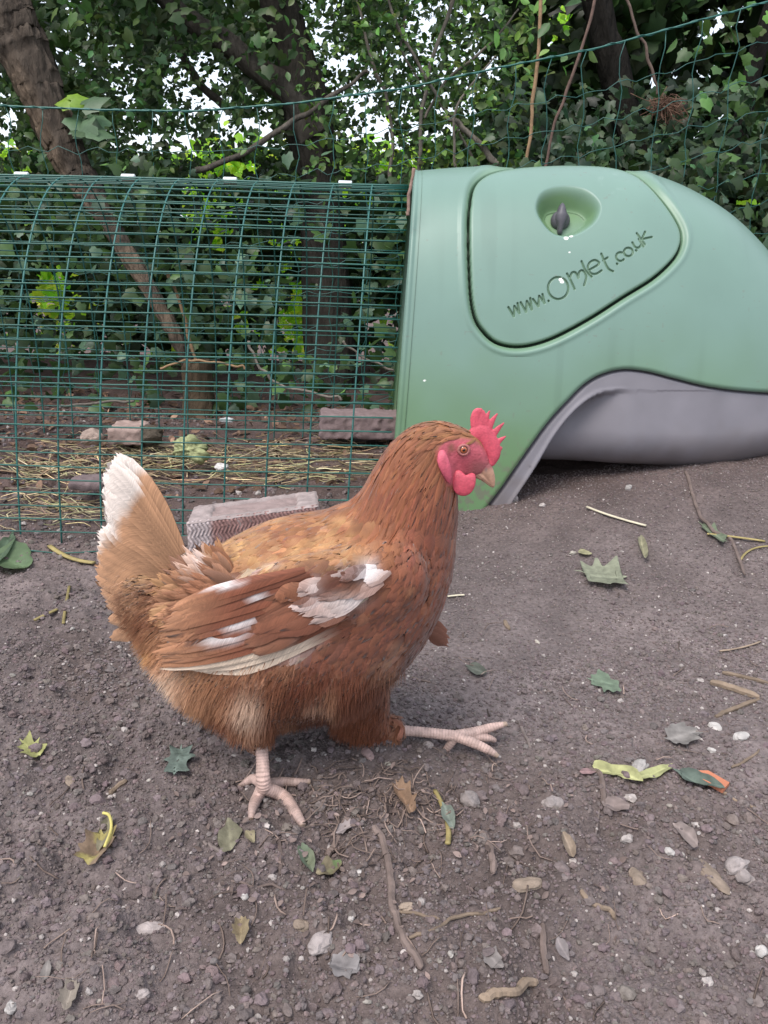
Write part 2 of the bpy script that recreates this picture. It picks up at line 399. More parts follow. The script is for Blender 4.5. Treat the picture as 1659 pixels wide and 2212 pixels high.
def arcp(c, r, a0, a1, n=14, ry=None):
    ry = ry or r
    return [(c[0] + r * math.cos(math.radians(a)), c[1] + ry * math.sin(math.radians(a))) for a in np.linspace(a0, a1, n)]
STROKES = []
for tl, b1, mid_, b2, tr in (((362, 1018), (400, 1082), (404, 1010), (439, 1060), (426, 990)), ((447, 985), (484, 1050), (490, 975), (524, 1035), (514, 955)), ((533, 962), (569, 1012), (575, 940), (612, 990), (598, 928))):
    STROKES.append([tl, b1, mid_, b2, tr])
STROKES += [[(639, 973), (642, 977)],
            arcp((706, 886), 70, -62, 285, 40, 76),
            [(768, 786), (796, 838), (820, 892)], catmull([(786, 822), (800, 782), (826, 778), (846, 815)], 5), catmull([(846, 815), (852, 776), (876, 764), (900, 805), (886, 866)], 5),
            catmull([(868, 700), (895, 762), (938, 808)], 5),
            catmull([(918, 762), (988, 718), (962, 692), (926, 708), (912, 745), (934, 784), (972, 786), (1006, 764)], 5),
            catmull([(1005, 648), (1030, 708), (1054, 752), (1086, 770)], 5), [(1018, 694), (1048, 674)],
            [(1113, 716), (1116, 720)],
            arcp((1137, 668), 30, -70, -320, 20, 30), arcp((1192, 636), 31, 0, 360, 24, 29), [(1245, 624), (1248, 627)],
            catmull([(1220, 570), (1238, 600), (1262, 606), (1284, 582)], 5), [(1264, 546), (1296, 598)],
            [(1250, 506), (1306, 584)], [(1308, 496), (1284, 548)], [(1284, 548), (1354, 532)]]
STROKES = [np.array([rd(*q) for q in s]) for s in STROKES]

CY, CZ0 = 1.80, -0.02
XL, XR = 0.0, 0.90
OUT = catmull([(880, 366), (940, 361), (1000, 357), (1120, 352), (1240, 350), (1330, 355), (1420, 377), (1500, 411), (1580, 463), (1659, 545), (1730, 655), (1775, 790), (1795, 960)], 8)
OUTP = Pv(OUT[:, 0], OUT[:, 1], 1.74)
def coop_H(X):
    return np.interp(X, OUTP[:, 0], OUTP[:, 2]) - CZ0
def coop_W(X):
    return 0.325 * np.sqrt(np.clip(1 - (np.clip(X - 0.42, 0, 1) / 0.56) ** 2.4, 0.02, 1))
XMAX = OUTP[-1, 0]
def coop_surface(us, vs, inset=0.0):
    """us: places along the length, vs: 0..1 along the arch from the near foot over the top"""
    t = np.linspace(0, math.pi, 700)
    e = 2 / 2.75
    cc = np.sign(np.cos(t)) * np.abs(np.cos(t)) ** e; ss = np.abs(np.sin(t)) ** e
    out = np.zeros((len(us), len(vs), 3))
    for i, u in enumerate(us):
        X = XL + 0.022 + (XMAX - 0.022) * u; Wd = coop_W(X) - inset; Hh = coop_H(X) - inset
        y = CY - Wd * cc * (1 - 0.06 * ss); z = CZ0 + Hh * ss
        L = np.r_[0, np.cumsum(np.hypot(np.diff(y), np.diff(z)))]; L /= L[-1]
        yy = np.interp(vs, L, y); zz = np.interp(vs, L, z)
        out[i, :, 0] = X + 0.028 * (1 - u) ** 2 * (zz / 0.62 - 0.5) + inset * (1 - u) * 0.5
        out[i, :, 1] = yy; out[i, :, 2] = zz
    return out
def dens(parts): return np.unique(np.concatenate([np.linspace(a, b, n) for a, b, n in parts]).round(6))
us = dens([(0, 0.17, 90), (0.17, 0.72, 640), (0.72, 1, 150)])
vs = dens([(0, 0.17, 120), (0.17, 0.46, 640), (0.46, 1, 90)])
S = coop_surface(us, vs)
nu, nv = len(us), len(vs)
du = np.gradient(S, axis=0); dv = np.gradient(S, axis=1)
NRM = np.cross(dv, du); NRM /= np.linalg.norm(NRM, axis=2)[:, :, None] + 1e-12
flip = (NRM[:, :, 1] * (S[:, :, 1] - CY) + NRM[:, :, 2] * (S[:, :, 2] - 0.2)).mean() < 0
if flip: NRM = -NRM
fx, fy = proj(S.reshape(-1, 3))
nearm = (np.tile(vs, nu) < 0.56)
sd = np.full(len(fx), 999.0); bb = nearm & (fx > 990) & (fx < 1500) & (fy > 330) & (fy < 770)
sd[bb] = sdf_poly(fx[bb], fy[bb], DOOR)
depth = np.zeros(len(fx))
# seam round the door: the lid's rounded lip, a dark gap, a chamfer outside
depth += np.where(np.abs(sd) < 30, 0.016 * (1 - sstep(1.6, 3.4, np.abs(sd - 0.3))), 0)
depth += np.where((sd <= 0) & (sd > -9), 0.0035 * (1 - sstep(0, 9, -sd)) ** 1.5, 0)
depth += np.where((sd > 0) & (sd < 16), 0.0060 * (1 - sstep(1, 13, sd)), 0)
depth -= np.where((sd > 8) & (sd < 30), 0.0016 * np.exp(-((sd - 16) / 5.5) ** 2), 0)
dish = np.full(len(fx), 999.0); b2 = bb & (fx > 1120) & (fx < 1330) & (fy < 560)
dish[b2] = sdf_poly(fx[b2], fy[b2], DISH)
depth += np.where(dish < 8, 0.034 * sstep(5, -24, dish), 0)
fl = dish < -24
depth += np.where(fl, 0.002, 0)
b3 = bb & (sd < 0) & (fy > 470) & (fy < 720)
st = np.full(len(fx), 999.0)
q = np.where(b3)[0]; dmin = np.full(len(q), 999.0)
for s in STROKES: dmin = np.minimum(dmin, sdf_poly(fx[q], fy[q], s, False))
st[q] = dmin
depth += np.where(st < 6, 0.0034 * (1 - sstep(1.1, 2.5, st)), 0)
# bottom edge of the green shell, rolled under; a rim at the end that meets the run
ex, ey = EDGE[:, 0], EDGE[:, 1]
ed = np.full(len(fx), 999.0); b4 = nearm & (fx > 985) & (fy > 700)
ed[b4] = sdf_poly(fx[b4], fy[b4], EDGE, False)
edy = np.interp(fx, ex, ey); below = nearm & (fx > ex[0]) & (fy > edy)
below |= nearm & (fx > ex[0] - 10) & (fy > ey[0])
ed = np.where(below, -ed, ed)
depth += np.where(ed < 10, 0.007 * (1 - np.sqrt(np.clip(1 - (1 - np.clip(ed, 0, 10) / 10) ** 2, 0, 1))), 0)
uu = np.repeat(us, nv)
depth -= 0.0022 * (1 - sstep(0.008, 0.012, uu))
depth += 0.006 * (1 - sstep(0.0, 0.004, uu))
SV = S.reshape(-1, 3) - NRM.reshape(-1, 3) * depth[:, None]
gcol = np.array([0.143, 0.232, 0.193]); algae_bounce = np.array([0.122, 0.218, 0.098])  # algae green mixed with painted ground bounce and darker lower-side shading
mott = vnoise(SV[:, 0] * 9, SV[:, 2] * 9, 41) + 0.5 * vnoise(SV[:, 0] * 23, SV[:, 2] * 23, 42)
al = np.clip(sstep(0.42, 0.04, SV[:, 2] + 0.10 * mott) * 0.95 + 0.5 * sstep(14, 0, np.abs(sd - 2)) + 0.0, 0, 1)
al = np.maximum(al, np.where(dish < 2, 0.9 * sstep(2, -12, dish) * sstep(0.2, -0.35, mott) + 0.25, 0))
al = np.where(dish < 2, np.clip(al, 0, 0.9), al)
CCl = gcol[None] * (1 - al[:, None]) + algae_bounce[None] * al[:, None]
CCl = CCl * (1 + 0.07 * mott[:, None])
CCl = np.where((st < 2.6)[:, None], CCl * np.array([0.72, 0.77, 0.62]), CCl)       # shade of the cut grooves painted into the lettering
CCl = np.where((np.abs(sd) < 2.2)[:, None], CCl * 0.30, CCl)                         # seam colour darkened for the shadow under the lip
scuff = np.exp(-(((fx - 1320) / 30) ** 2 + ((fy - 395) / 20) ** 2)) * sstep(0.0, 0.35, vnoise(fx * 0.12, fy * 0.12, 43))
CCl = CCl + scuff[:, None] * 0.07 * (vnoise(fx * .5, fy * .5, 44) + .5)[:, None]
mud = sstep(.16, -.02, SV[:, 2] - gz(SV[:, 0], SV[:, 1]) + .05 * vnoise(SV[:, 0] * 40, SV[:, 2] * 40, 45)) * sstep(-.1, .3, vnoise(SV[:, 0] * 110, SV[:, 2] * 110, 46) + .6 * vnoise(SV[:, 0] * 300, SV[:, 2] * 300, 47))
spk = (vnoise(SV[:, 0] * 170, SV[:, 2] * 170, 48) > .44) & (vnoise(SV[:, 0] * 12, SV[:, 2] * 12, 49) > .0)
mud = np.clip(mud * .8 + spk * .3, 0, 1)[:, None]; CCl = CCl * (1 - mud) + np.array([.15, .125, .11]) * mud
streak = sstep(.12, .4, vnoise(SV[:, 0] * 55, SV[:, 2] * 3.5, 50)) * sstep(-.2, .3, vnoise(SV[:, 0] * 6, SV[:, 2] * 4, 51)); CCl = CCl * (1 - .10 * streak[:, None])
for sx, sy, sr in ((1223, 514, 5), (1212, 604, 5), (1230, 545, 2), (1214, 609, 4), (917, 822, 2.5), (1234, 509, 4)):
    k = np.hypot((fx - sx) / 1.3, fy - sy) < sr * 0.8
    CCl[k] = (0.78, 0.78, 0.74)
F = gridF(nu, nv)
fsd = sd[F].mean(1); fed = ed[F].mean(1)
coop = empty('chicken_coop', (0.4, CY, 0.05))
tag(coop, 'green plastic dome hen house with grey base at the end of the wire run', 'chicken coop')
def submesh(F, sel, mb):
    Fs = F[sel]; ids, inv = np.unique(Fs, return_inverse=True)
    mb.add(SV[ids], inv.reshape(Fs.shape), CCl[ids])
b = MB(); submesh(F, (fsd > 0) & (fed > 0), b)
# end wall toward the run, a hand's width inside the rim
ring = SV.reshape(nu, nv, 3)[3]; ringo = ring[::6] + np.array([0.012, 0, 0]); cen = np.array([[0.02, CY, 0.2]])
nr = len(ringo); fan = np.stack([np.arange(nr - 1), np.arange(1, nr), np.full(nr - 1, nr)], -1)
b.add(np.vstack([ringo, cen]), fan, algae_bounce * 0.8)
b.build('shell', M_GREEN, coop)
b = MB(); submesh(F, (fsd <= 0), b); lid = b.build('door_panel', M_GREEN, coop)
lid['label'] = 'green lid panel with engraved web address and turning knob'
# turning knob in the dish
def knob():
    c = GHs(1217, 450)
    k = MB()
    s = 1 / pxm(c); n = np.array([0, -0.96, 0.28]); up = np.array([0.05, 0.28, 0.96]); up -= n * (n @ up); up /= np.linalg.norm(up); rt = np.cross(up, -n); 
    prof = [(-31, 3.0, 5), (-27, 5.5, 9), (-14, 7.5, 14), (-2, 13.5, 17), (8, 14.5, 18), (14, 11.5, 17), (24, 8.5, 15), (31, 5.5, 11), (35, 2.0, 7)]
    prof = catmull(prof, 4)
    th = np.arange(14) * 2 * math.pi / 14; rows = []
    for h, w, dpt in prof:
        rows.append([c + up * h * s + rt * w * s * np.sign(np.cos(a)) * abs(np.cos(a)) ** 0.8 + n * dpt * s * np.sin(a) for a in th])
    V = np.array(rows).reshape(-1, 3); m_ = len(prof)
    i = np.arange(m_ - 1)[:, None] * 14; j = np.arange(14)[None]; kk = (j + 1) % 14
    k.add(V, [np.stack([i + j, i + kk, i + 14 + kk, i + 14 + j], -1).reshape(-1, 4), np.arange(14)[None, ::-1], ((m_ - 1) * 14 + np.arange(14))[None]], (0.075, 0.072, 0.085))
    base, Fb = uvsphere(c - n * 0.004, (0.018, 0.012, 0.018), 20, 10)
    k.add(base, Fb, (0.075, 0.072, 0.085))
    k.build('knob', M_DARKPL, lid)
def GHs(px, py):
    k = np.argmin(np.where(nearm, (fx - px) ** 2 + (fy - py) ** 2, 1e9)); return SV[k] + np.array([0, -0.010, 0.002])
knob()
# grey base: flange along the arch, and the tub behind it
S2 = coop_surface(us[::2], vs[::2], 0.008); n2u, n2v = S2.shape[:2]
du = np.gradient(S2, axis=0); dv = np.gradient(S2, axis=1); N2 = np.cross(dv, du); N2 /= np.linalg.norm(N2, axis=2)[:, :, None] + 1e-12
if flip: N2 = -N2
gxp, gyp = proj(S2.reshape(-1, 3)); near2 = np.tile(vs[::2], n2u) < 0.45
e2 = np.full(len(gxp), 999.0); bq = near2 & (gxp > 985) & (gyp > 690)
e2[bq] = sdf_poly(gxp[bq], gyp[bq], EDGE, False)
bel2 = near2 & (((gxp > ex[0]) & (gyp > np.interp(gxp, ex, ey))) | ((gxp > ex[0] - 10) & (gyp > ey[0])))
e2 = np.where(bel2, e2, -e2)                                   # positive inside the grey
i2 = np.full(len(gxp), 999.0); i2[bq] = sdf_poly(gxp[bq], gyp[bq], INNER, False)
inn = near2 & (gxp > INNER[0, 0]) & (gyp > np.interp(gxp, INNER[:, 0], INNER[:, 1], right=9e9)) 
inn |= near2 & (gxp > INNER[-1, 0]) & (gyp > INNER[-1, 1])
si = np.where(inn, i2, -i2)                                    # positive inside the recess
fade = 1 - 0.97 * sstep(1235, 1370, gxp)
step_ = 0.034 * sstep(-1.5, 2.5, si) * fade
by = np.interp(gxp, BELLY[:, 0], BELLY[:, 1])
dq = np.clip((by - gyp) / 85.0, 0, 1)
under = np.where(inn, 0.07 * (1 - np.sqrt(np.clip(1 - (1 - dq) ** 2, 0, 1))), 0)
lip = 0.004 * np.exp(-((si + 5) / 4.0) ** 2) * fade - 0.0
dep2 = step_ + under - lip + np.where(e2 < 8, 0.010 * (1 - sstep(-2, 8, e2)), 0)
SV2 = S2.reshape(-1, 3) - N2.reshape(-1, 3) * dep2[:, None]
F2 = gridF(n2u, n2v)
strip = (e2[F2].mean(1) > -14) & near2[F2].all(1)
keep = strip & ~(inn[F2].any(1) & (gyp[F2].mean(1) > by[F2].mean(1)))
Fs = F2[keep]; ids, inv = np.unique(Fs, return_inverse=True)
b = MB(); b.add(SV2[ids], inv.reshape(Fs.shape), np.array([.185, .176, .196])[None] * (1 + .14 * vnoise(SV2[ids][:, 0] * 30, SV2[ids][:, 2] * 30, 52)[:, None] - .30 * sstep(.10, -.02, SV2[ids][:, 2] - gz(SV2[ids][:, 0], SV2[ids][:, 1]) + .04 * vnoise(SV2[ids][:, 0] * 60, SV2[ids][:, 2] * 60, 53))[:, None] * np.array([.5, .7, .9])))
# underside of the tub, running back from its lower edge
bx = np.linspace(1090, 1800, 60); lowp = []
for x in bx:
    y_ = np.interp(x, BELLY[:, 0], BELLY[:, 1]); k = np.argmin(np.where(near2, (gxp - x) ** 2 + (gyp - y_ + 3) ** 2, 1e9)); lowp.append(SV2[k])
lowp = np.array(lowp); rows = np.stack([lowp, lowp + [0, 0.05, -0.012], lowp + [0, 0.25, -0.015], lowp + [0, 0.40, 0.05]], 1)
b.add(rows.reshape(-1, 3), gridF(len(bx), 4), (0.19, 0.175, 0.21))
b.build('base', M_GREY, coop)

# ------------------------------------------------------------------ wire run
run = empty('chicken_run', (-0.6, 1.78, 0.0))
tag(run, 'arched run of green welded wire mesh joined to the green coop', 'chicken run')
RY, RW, RH, RZ = 1.79, 0.345, 0.668, -0.065
def run_arc(side):
    t = np.linspace(0, math.pi / 2, 400); e = 2 / 2.35
    y = RY + side * RW * np.cos(t) ** e; z = RZ + RH * np.sin(t) ** e
    L = np.r_[0, np.cumsum(np.hypot(np.diff(y), np.diff(z)))]
    return y, z, L
wcol = np.array([0.010, 0.085, 0.068])
def sagx(x, z): return 0.004 * np.sin(x * 2.1 + 1) + 0.002 * np.sin(x * 7 + z * 9)
for side in (-1, 1):
    y, z, L = run_arc(side); m = MB(); tot = L[-1]
    nw = int(tot / 0.0252)
    xs = np.linspace(-1.75, 0.0, 40)
    for k in range(nw + 1):
        l = tot - k * 0.0252
        if l < 0: break
        yy = np.interp(l, L, y); zz = np.interp(l, L, z) + 0.006 * (xs < 9)
        xs = np.linspace(-1.75, 0.016 + 0.028 * (float(zz[0] if np.ndim(zz) else zz) / .62 - .5), 40)
        pts = np.stack([xs, yy + sagx(xs, zz) + RS.normal(0, 0.0006, len(xs)), zz + 0.6 * sagx(xs, zz)], -1)
        Vt, Ft = tube(pts, 0.0015 if k else 0.0024, 5); m.add(Vt, Ft, wcol * RS.uniform(0.85, 1.2))
    hx = np.arange(-1.72, 0.0, 0.0755) + 0.004
    for x in hx:
        ls = np.linspace(0, tot, 30); yy = np.interp(ls, L, y); zz = np.interp(ls, L, z) + 0.006
        lean = 0.028 * (zz / 0.62 - 0.5)
        pts = np.stack([x + lean, yy + sagx(x, zz) + side * -0.0022, zz + 0.6 * sagx(x, zz)], -1)
        Vt, Ft = tube(pts, 0.0017, 5); m.add(Vt, Ft, wcol * np.array([2.2, 1.2, 1.35]) * RS.uniform(0.9, 1.2))
    m.build('mesh_panel', M_WIRE, run)
for cx in (40, 272, 494, 745):
    c = P(cx, 380 + cx * 0.0125, RY - 0.02); s = 0.0135
    zt = RZ + RH + 0.006 + 0.6 * float(sagx(c[0], 0.6)) 
    th = np.linspace(0, 2 * math.pi, 13)[:-1]
    rows = []
    for dx in (-s, -s * 0.92, s * 0.92, s):
        rr = 0.0068 if abs(dx) < s * 0.95 else 0.0055
        rows.append(np.stack([np.full(12, c[0] + dx), RY + rr * 1.2 * np.cos(th) - 0.004, zt + rr * np.sin(th)], -1))
    Vr = np.array(rows).reshape(-1, 3); i = np.arange(3)[:, None] * 12; j = np.arange(12)[None]; k2 = (j + 1) % 12
    m = MB(); m.add(Vr, [np.stack([i + j, i + k2, i + 12 + k2, i + 12 + j], -1).reshape(-1, 4), np.arange(12)[None, ::-1], (36 + np.arange(12))[None]], (0.62, 0.66, 0.66))
    m.build('clip', M_WHITEPL, run)
# the skirt that lies out along the ground at the foot of the mesh
m = MB()
for off, x0, x1 in ((0.055, -1.7, -0.50), (0.10, -1.7, -0.72)):
    xs = np.linspace(x0, x1, 30); ys = np.full(30, RY - RW - off) + 0.004 * np.sin(xs * 6)
    Vt, Ft = tube(np.stack([xs, ys, gz(xs, ys) + 0.003], -1), 0.0013, 5); m.add(Vt, Ft, wcol)
m.build('mesh_skirt', M_WIRE, run)

# ------------------------------------------------------------------ netting fence behind
FYY = 2.48
TOP = np.array([(-500, 225), (-150, 220), (0, 228), (208, 237), (417, 240), (625, 224), (864, 192), (1055, 151), (1290, 104), (1470, 56), (1659, 3), (1900, -60), (2200, -130)], float)
def fence_pt(x, down):
    y = np.interp(x, TOP[:, 0], TOP[:, 1]); p = P(x, y, FYY)
    return p - np.array([0, 0, down])
m = MB(); xs = np.linspace(-450, 2150, 120); fc = np.array([0.016, 0.085, 0.072])
tops = np.array([fence_pt(x, 0) for x in xs])
ph = 0
for r in range(14):
    d = 0 if r == 0 else 0.02 + 0.082 * r
    pts = tops - np.array([0, 0, d])
    wob = 0.006 * np.sin(np.arange(120) * 1.9 + r * 2) + RS.normal(0, 0.003, 120) + 0.02 * vnoise(pts[:, 0] * 3, np.full(120, r * 3.3), 55)
    pts = pts + np.stack([0 * wob, RS.normal(0, 0.003, 120), wob * (r > 0)], -1)
    Vt, Ft = tube(pts, 0.0026 if r == 0 else 0.0011, 5); m.add(Vt, Ft, fc * (1.35 if r == 0 else 1))
    if r == 0:
        hel = pts + 0.0036 * np.stack([0 * xs, np.cos(np.arange(120) * 2.2), np.sin(np.arange(120) * 2.2)], -1)
        Vt, Ft = tube(catmull(hel, 3), 0.0014, 4); m.add(Vt, Ft, fc * 1.2)
for x in np.arange(tops[0, 0], tops[-1, 0], 0.098):
    zt = np.interp(x, tops[:, 0], tops[:, 2]); zs = np.linspace(zt, max(zt - 1.1, 0.02), 26)
    ph = RS.uniform(0, 6)
    pts = np.stack([x + 0.006 * np.sin(zs * 38 + ph) + RS.normal(0, 0.0022, 26) + 0.02 * vnoise(zs * 3, zs * 0 + x * 7, 56), FYY + RS.normal(0, 0.003, 26), zs], -1)
    Vt, Ft = tube(pts, 0.00125, 5); m.add(Vt, Ft, fc)
tag(m.build('garden_netting', M_WIRE), 'sagging green plastic coated netting fence stretched behind the run and coop', 'fence')

# ------------------------------------------------------------------ trees, ivy and hedge behind
IVY = np.array([(0, -0.10), (0.20, -0.28), (0.44, -0.20), (0.43, 0.06), (0.48, 0.30), (0.27, 0.46), (0, 0.88), (-0.27, 0.46), (-0.48, 0.30), (-0.43, 0.06), (-0.44, -0.20), (-0.20, -0.28)])
def leaf_template(kind):
    if kind == 'ivy':
        o = IVY; V = np.c_[o[:, 0], o[:, 1], -0.25 * np.abs(o[:, 0]) - 0.12 * o[:, 1] ** 2]
        V = np.vstack([V, [[0, 0.12, 0.03]]]); n = len(o)
        return V, np.stack([np.arange(n), (np.arange(n) + 1) % n, np.full(n, n)], -1)
    o = np.array([(0, -0.5), (0.2, -0.3), (0.30, 0.0), (0.22, 0.3), (0, 0.6), (-0.22, 0.3), (-0.30, 0), (-0.2, -0.3)])
    V = np.c_[o[:, 0], o[:, 1], 0.28 * np.abs(o[:, 0]) - 0.15 * o[:, 1] ** 2]; V = np.vstack([V, [[0, 0, 0]]]); n = len(o)
    return V, np.stack([np.arange(n), (np.arange(n) + 1) % n, np.full(n, n)], -1)
LT = {k: leaf_template(k) for k in ('ivy', 'oval')}
def add_leaves(mb, pos, size, cols, kind='ivy', face=(0, -0.7, 0.7), spread=0.75, hang=0.5):
    n = len(pos)
    if n == 0: return
    Nn = np.array(face)[None] + spread * RS.normal(size=(n, 3)); Nn /= np.linalg.norm(Nn, axis=1)[:, None]
    T = np.array([0, 0, -hang])[None] + RS.normal(size=(n, 3)) * 0.7
    T -= Nn * (T * Nn).sum(1)[:, None]; T /= np.linalg.norm(T, axis=1)[:, None] + 1e-9
    B = np.cross(T, Nn); LV, LF = LT[kind]; k = len(LV)
    V = (LV[None, :, 0:1] * B[:, None] + LV[None, :, 1:2] * T[:, None] + LV[None, :, 2:3] * Nn[:, None]) * size[:, None, None] + pos[:, None]
    F = (LF[None] + (np.arange(n) * k)[:, None, None]).reshape(-1, 3)
    mb.add(V.reshape(-1, 3), F, np.repeat(cols, k, 0))
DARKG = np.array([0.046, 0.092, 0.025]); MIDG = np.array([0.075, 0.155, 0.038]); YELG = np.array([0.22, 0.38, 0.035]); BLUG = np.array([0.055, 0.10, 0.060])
def leafcols(n, base, var=0.35, hue=0.15):
    c = np.asarray(base)[None] * np.exp(RS.normal(0, var, (n, 1))) * np.exp(RS.normal(0, hue, (n, 3)) * np.array([1, 0.4, 1]))
    return np.clip(c, 0.004, 0.8)
# openings in the leaf wall through which the bright sky shows: centre, radii, how open
GAPS = [(425, 185, 42, 48, .93), (465, 235, 30, 35, .8), (505, 290, 55, 24, .85), (330, 300, 70, 26, .62), (400, 320, 40, 22, .8), (265, 170, 30, 30, .55), (180, 145, 22, 14, .5), (270, 205, 18, 22, .6),
        (705, 80, 28, 60, .85), (730, 145, 30, 30, .93), (765, 190, 40, 46, .75), (815, 285, 52, 30, .93), (790, 230, 35, 35, .7), (690, 20, 40, 24, .6), (905, 60, 40, 50, .55), (935, 25, 30, 20, .6),
        (860, 200, 50, 60, .55), (980, 110, 70, 80, .35), (1065, 140, 18, 18, .8), (8, 290, 24, 45, .93), (6, 215, 14, 16, .8), (1550, 35, 16, 18, .8), (1455, 165, 10, 8, .7), (1535, 155, 14, 8, .6), (850, 330, 45, 25, .75),
        (620, 175, 20, 10, .4), (550, 250, 30, 20, .45), (960, 200, 40, 60, .4), (240, 40, 30, 15, .3), (880, 130, 60, 60, .45)]
GLOWS = [(110, 600, 26, 22, .9), (118, 650, 34, 40, .85), (655, 690, 42, 52, .9), (650, 620, 20, 22, .75), (500, 360, 60, 22, .8), (430, 430, 34, 50, .55), (490, 460, 20, 40, .6), (855, 352, 60, 20, .9), (720, 358, 60, 18, .5), (1625, 435, 34, 10, .85), (205, 660, 22, 16, .6), (590, 480, 30, 60, .3), (750, 430, 22, 50, .35), (20, 365, 30, 18, .7), (640, 560, 24, 20, .5), (470, 520, 16, 26, .7), (560, 600, 16, 20, .6), (520, 690, 14, 18, .6), (260, 560, 12, 12, .6), (810, 420, 14, 20, .6), (700, 560, 14, 22, .5), (60, 480, 12, 12, .5), (1210, 60, 30, 30, .4)]
GAPW = [(a, b_, c * 1.55 + 6, d * 1.55 + 6, min(w, .95)) for a, b_, c, d, w in GAPS]; GLOWW = [(a, b_, c * 1.5 + 5, d * 1.5 + 5, w * .8) for a, b_, c, d, w in GLOWS]
GAPS = [(a, b_, c * .66, d * .66, w * .98) for a, b_, c, d, w in GAPS]; GLOWS = [(a, b_, c + 7, d + 7, min(1, w * 1.12)) for a, b_, c, d, w in GLOWS]
def openness(x, y, tab):
    o = np.zeros(len(x))
    for cx, cy, rx, ry, w in tab:
        o = np.maximum(o, w * np.exp(-(((x - cx) / rx) ** 2 + ((y - cy) / ry) ** 2) ** 2 * 0.7))
    return o
def scatter(n, x0, x1, y0, y1, Y0, Y1, gap=1.0, glow=1.0, clump=0.5, zmin=0.0, cs=4.0, seed=70):
    x = RS.uniform(x0, x1, n); y = RS.uniform(y0, y1, n); Y = RS.uniform(Y0, Y1, n)
    o = np.maximum(openness(x, y, GAPS) * gap, openness(x, y, GLOWS) * glow)
    E = np.maximum(openness(x, y, GAPW) * gap, openness(x, y, GLOWW) * glow)
    sp_ = vnoise(x / 15, y / 15, 301) + 0.5 * vnoise(x / 34, y / 34, 302)
    o = np.maximum(o, np.where(sp_ > 0.62 - 0.66 * E, 0.99, 0) * (E > 0.05))
    global LASTE
    LASTE = E
    p = Pv(x, y, Y)
    cl = vnoise(p[:, 0] * cs, p[:, 2] * cs + p[:, 1] * 1.7, seed) + 0.5 * vnoise(p[:, 0] * cs * 2.3, p[:, 2] * cs * 2.3, seed + 1)
    k = (RS.uniform(size=n) > o) & (cl + 0.5 > RS.uniform(0, 1, n) * clump) & (p[:, 2] > zmin)
    LASTE = LASTE[k]
    return p[k], x[k], y[k]
def lsize(a, b, keep=None):
    """leaves round the openings are small and thin"""
    E = LASTE if keep is None else LASTE[keep]
    return RS.uniform(a, b, len(E)) * (1 - 0.5 * np.clip(E * 1.6, 0, 1))

def path_tube(mb, pts, Y, rad_px, col, sides=10, n=10, wob=0.006, squash=1.0):
    """a stem through photo-measured points at distance Y, its radius in photo pixels"""
    pts = np.array(pts, float); q = catmull(np.c_[pts, np.asarray(rad_px, float) * np.ones(len(pts)), np.asarray(Y, float) * np.ones(len(pts))], n)
    W3 = Pv(q[:, 0], q[:, 1], q[:, 3]); m_ = len(W3)
    r = q[:, 2] / (PF / ((W3 - CC) @ cd))
    k = np.arange(m_)
    W3 = W3 + wob * np.c_[vnoise(k * .35, k * 0 + rad_px if np.isscalar(rad_px) else k * 0 + 3.3, 61), 0 * k, vnoise(k * .35, k * 0 + 9.1, 62)]
    r = r * (1 + (0.32 if sides < 12 else 0.12) * vnoise(k * (0.5 if sides < 12 else .22), k * 0 + 1.7, 63))
    Vt, Ft = tube(W3, r, sides)
    if sides >= 12:      # furrowed bark
        th = np.arctan2(Vt[:, 1], Vt[:, 0])
        cenl = np.vstack([np.repeat(W3, sides, 0), W3[:1], W3[-1:]]); dirn = Vt - cenl
        ii = np.arange(m_ * sides); kk_ = np.r_[ii // sides, 0, m_ - 1]; jj_ = np.r_[ii % sides, 0, 0]
        ph_ = jj_ + 3 * vnoise(kk_ * .07, jj_ * 0 + 2.2, 68)
        amp = (1 + 0.26 * np.abs(vnoise(ph_ * .9, kk_ * .06, 64)) * 2 - .2 + 0.16 * vnoise(ph_ * 2.1, kk_ * .22, 65))[:, None]
        Vt = cenl + dirn * amp
    mb.add(Vt, Ft, col)
BROWN = np.array([0.105, 0.072, 0.052]); ORANGE = np.array([0.20, 0.13, 0.075]); GREYB = np.array([0.105, 0.092, 0.078])

# left leaning trunk, clad in ivy
t1 = empty('tree', P(395, 860, 2.72)); tag(t1, 'leaning brown trunk at the left edge with ivy climbing over it', 'tree')
m = MB(); path_tube(m, [(432, 885), (400, 770), (335, 645), (258, 520), (205, 430), (162, 365), (108, 245), (58, 125), (0, 0), (-80, -170), (-160, -420)], [2.42, 2.42, 2.44, 2.5, 2.56, 2.6, 2.62, 2.64, 2.66, 2.7, 2.7], [15, 16, 18, 21, 27, 38, 46, 55, 62, 64, 60], np.array([.062, .049, .039]), 48, 26, squash=.9)
Vt = m.V[0]; qx, qy = proj(Vt); cx_ = np.interp(qy, [-420, 0, 125, 245, 365, 520, 645, 885], [-160, 0, 58, 108, 162, 258, 335, 432])
lit_pale = sstep(-8, -34, qx - cx_ + 16 * vnoise(Vt[:, 0] * 14, Vt[:, 2] * 9, 66)) * sstep(90, 200, qy) + sstep(430, 520, qy) * .75 * sstep(-.3, .2, vnoise(Vt[:, 0] * 30, Vt[:, 2] * 20, 67))  # left side painted paler as if lit; lower stem its own orange-brown
lit_pale = np.clip(lit_pale, 0, 1)[:, None]; m.C[0] = m.C[0] * (1 - lit_pale) + np.array([.135, .10, .072]) * lit_pale
m.build('trunk', M_BARK, t1)
m = MB()
p, x, y = scatter(9500, -420, 330, -420, 620, 2.56, 3.4, clump=1.0, cs=5)
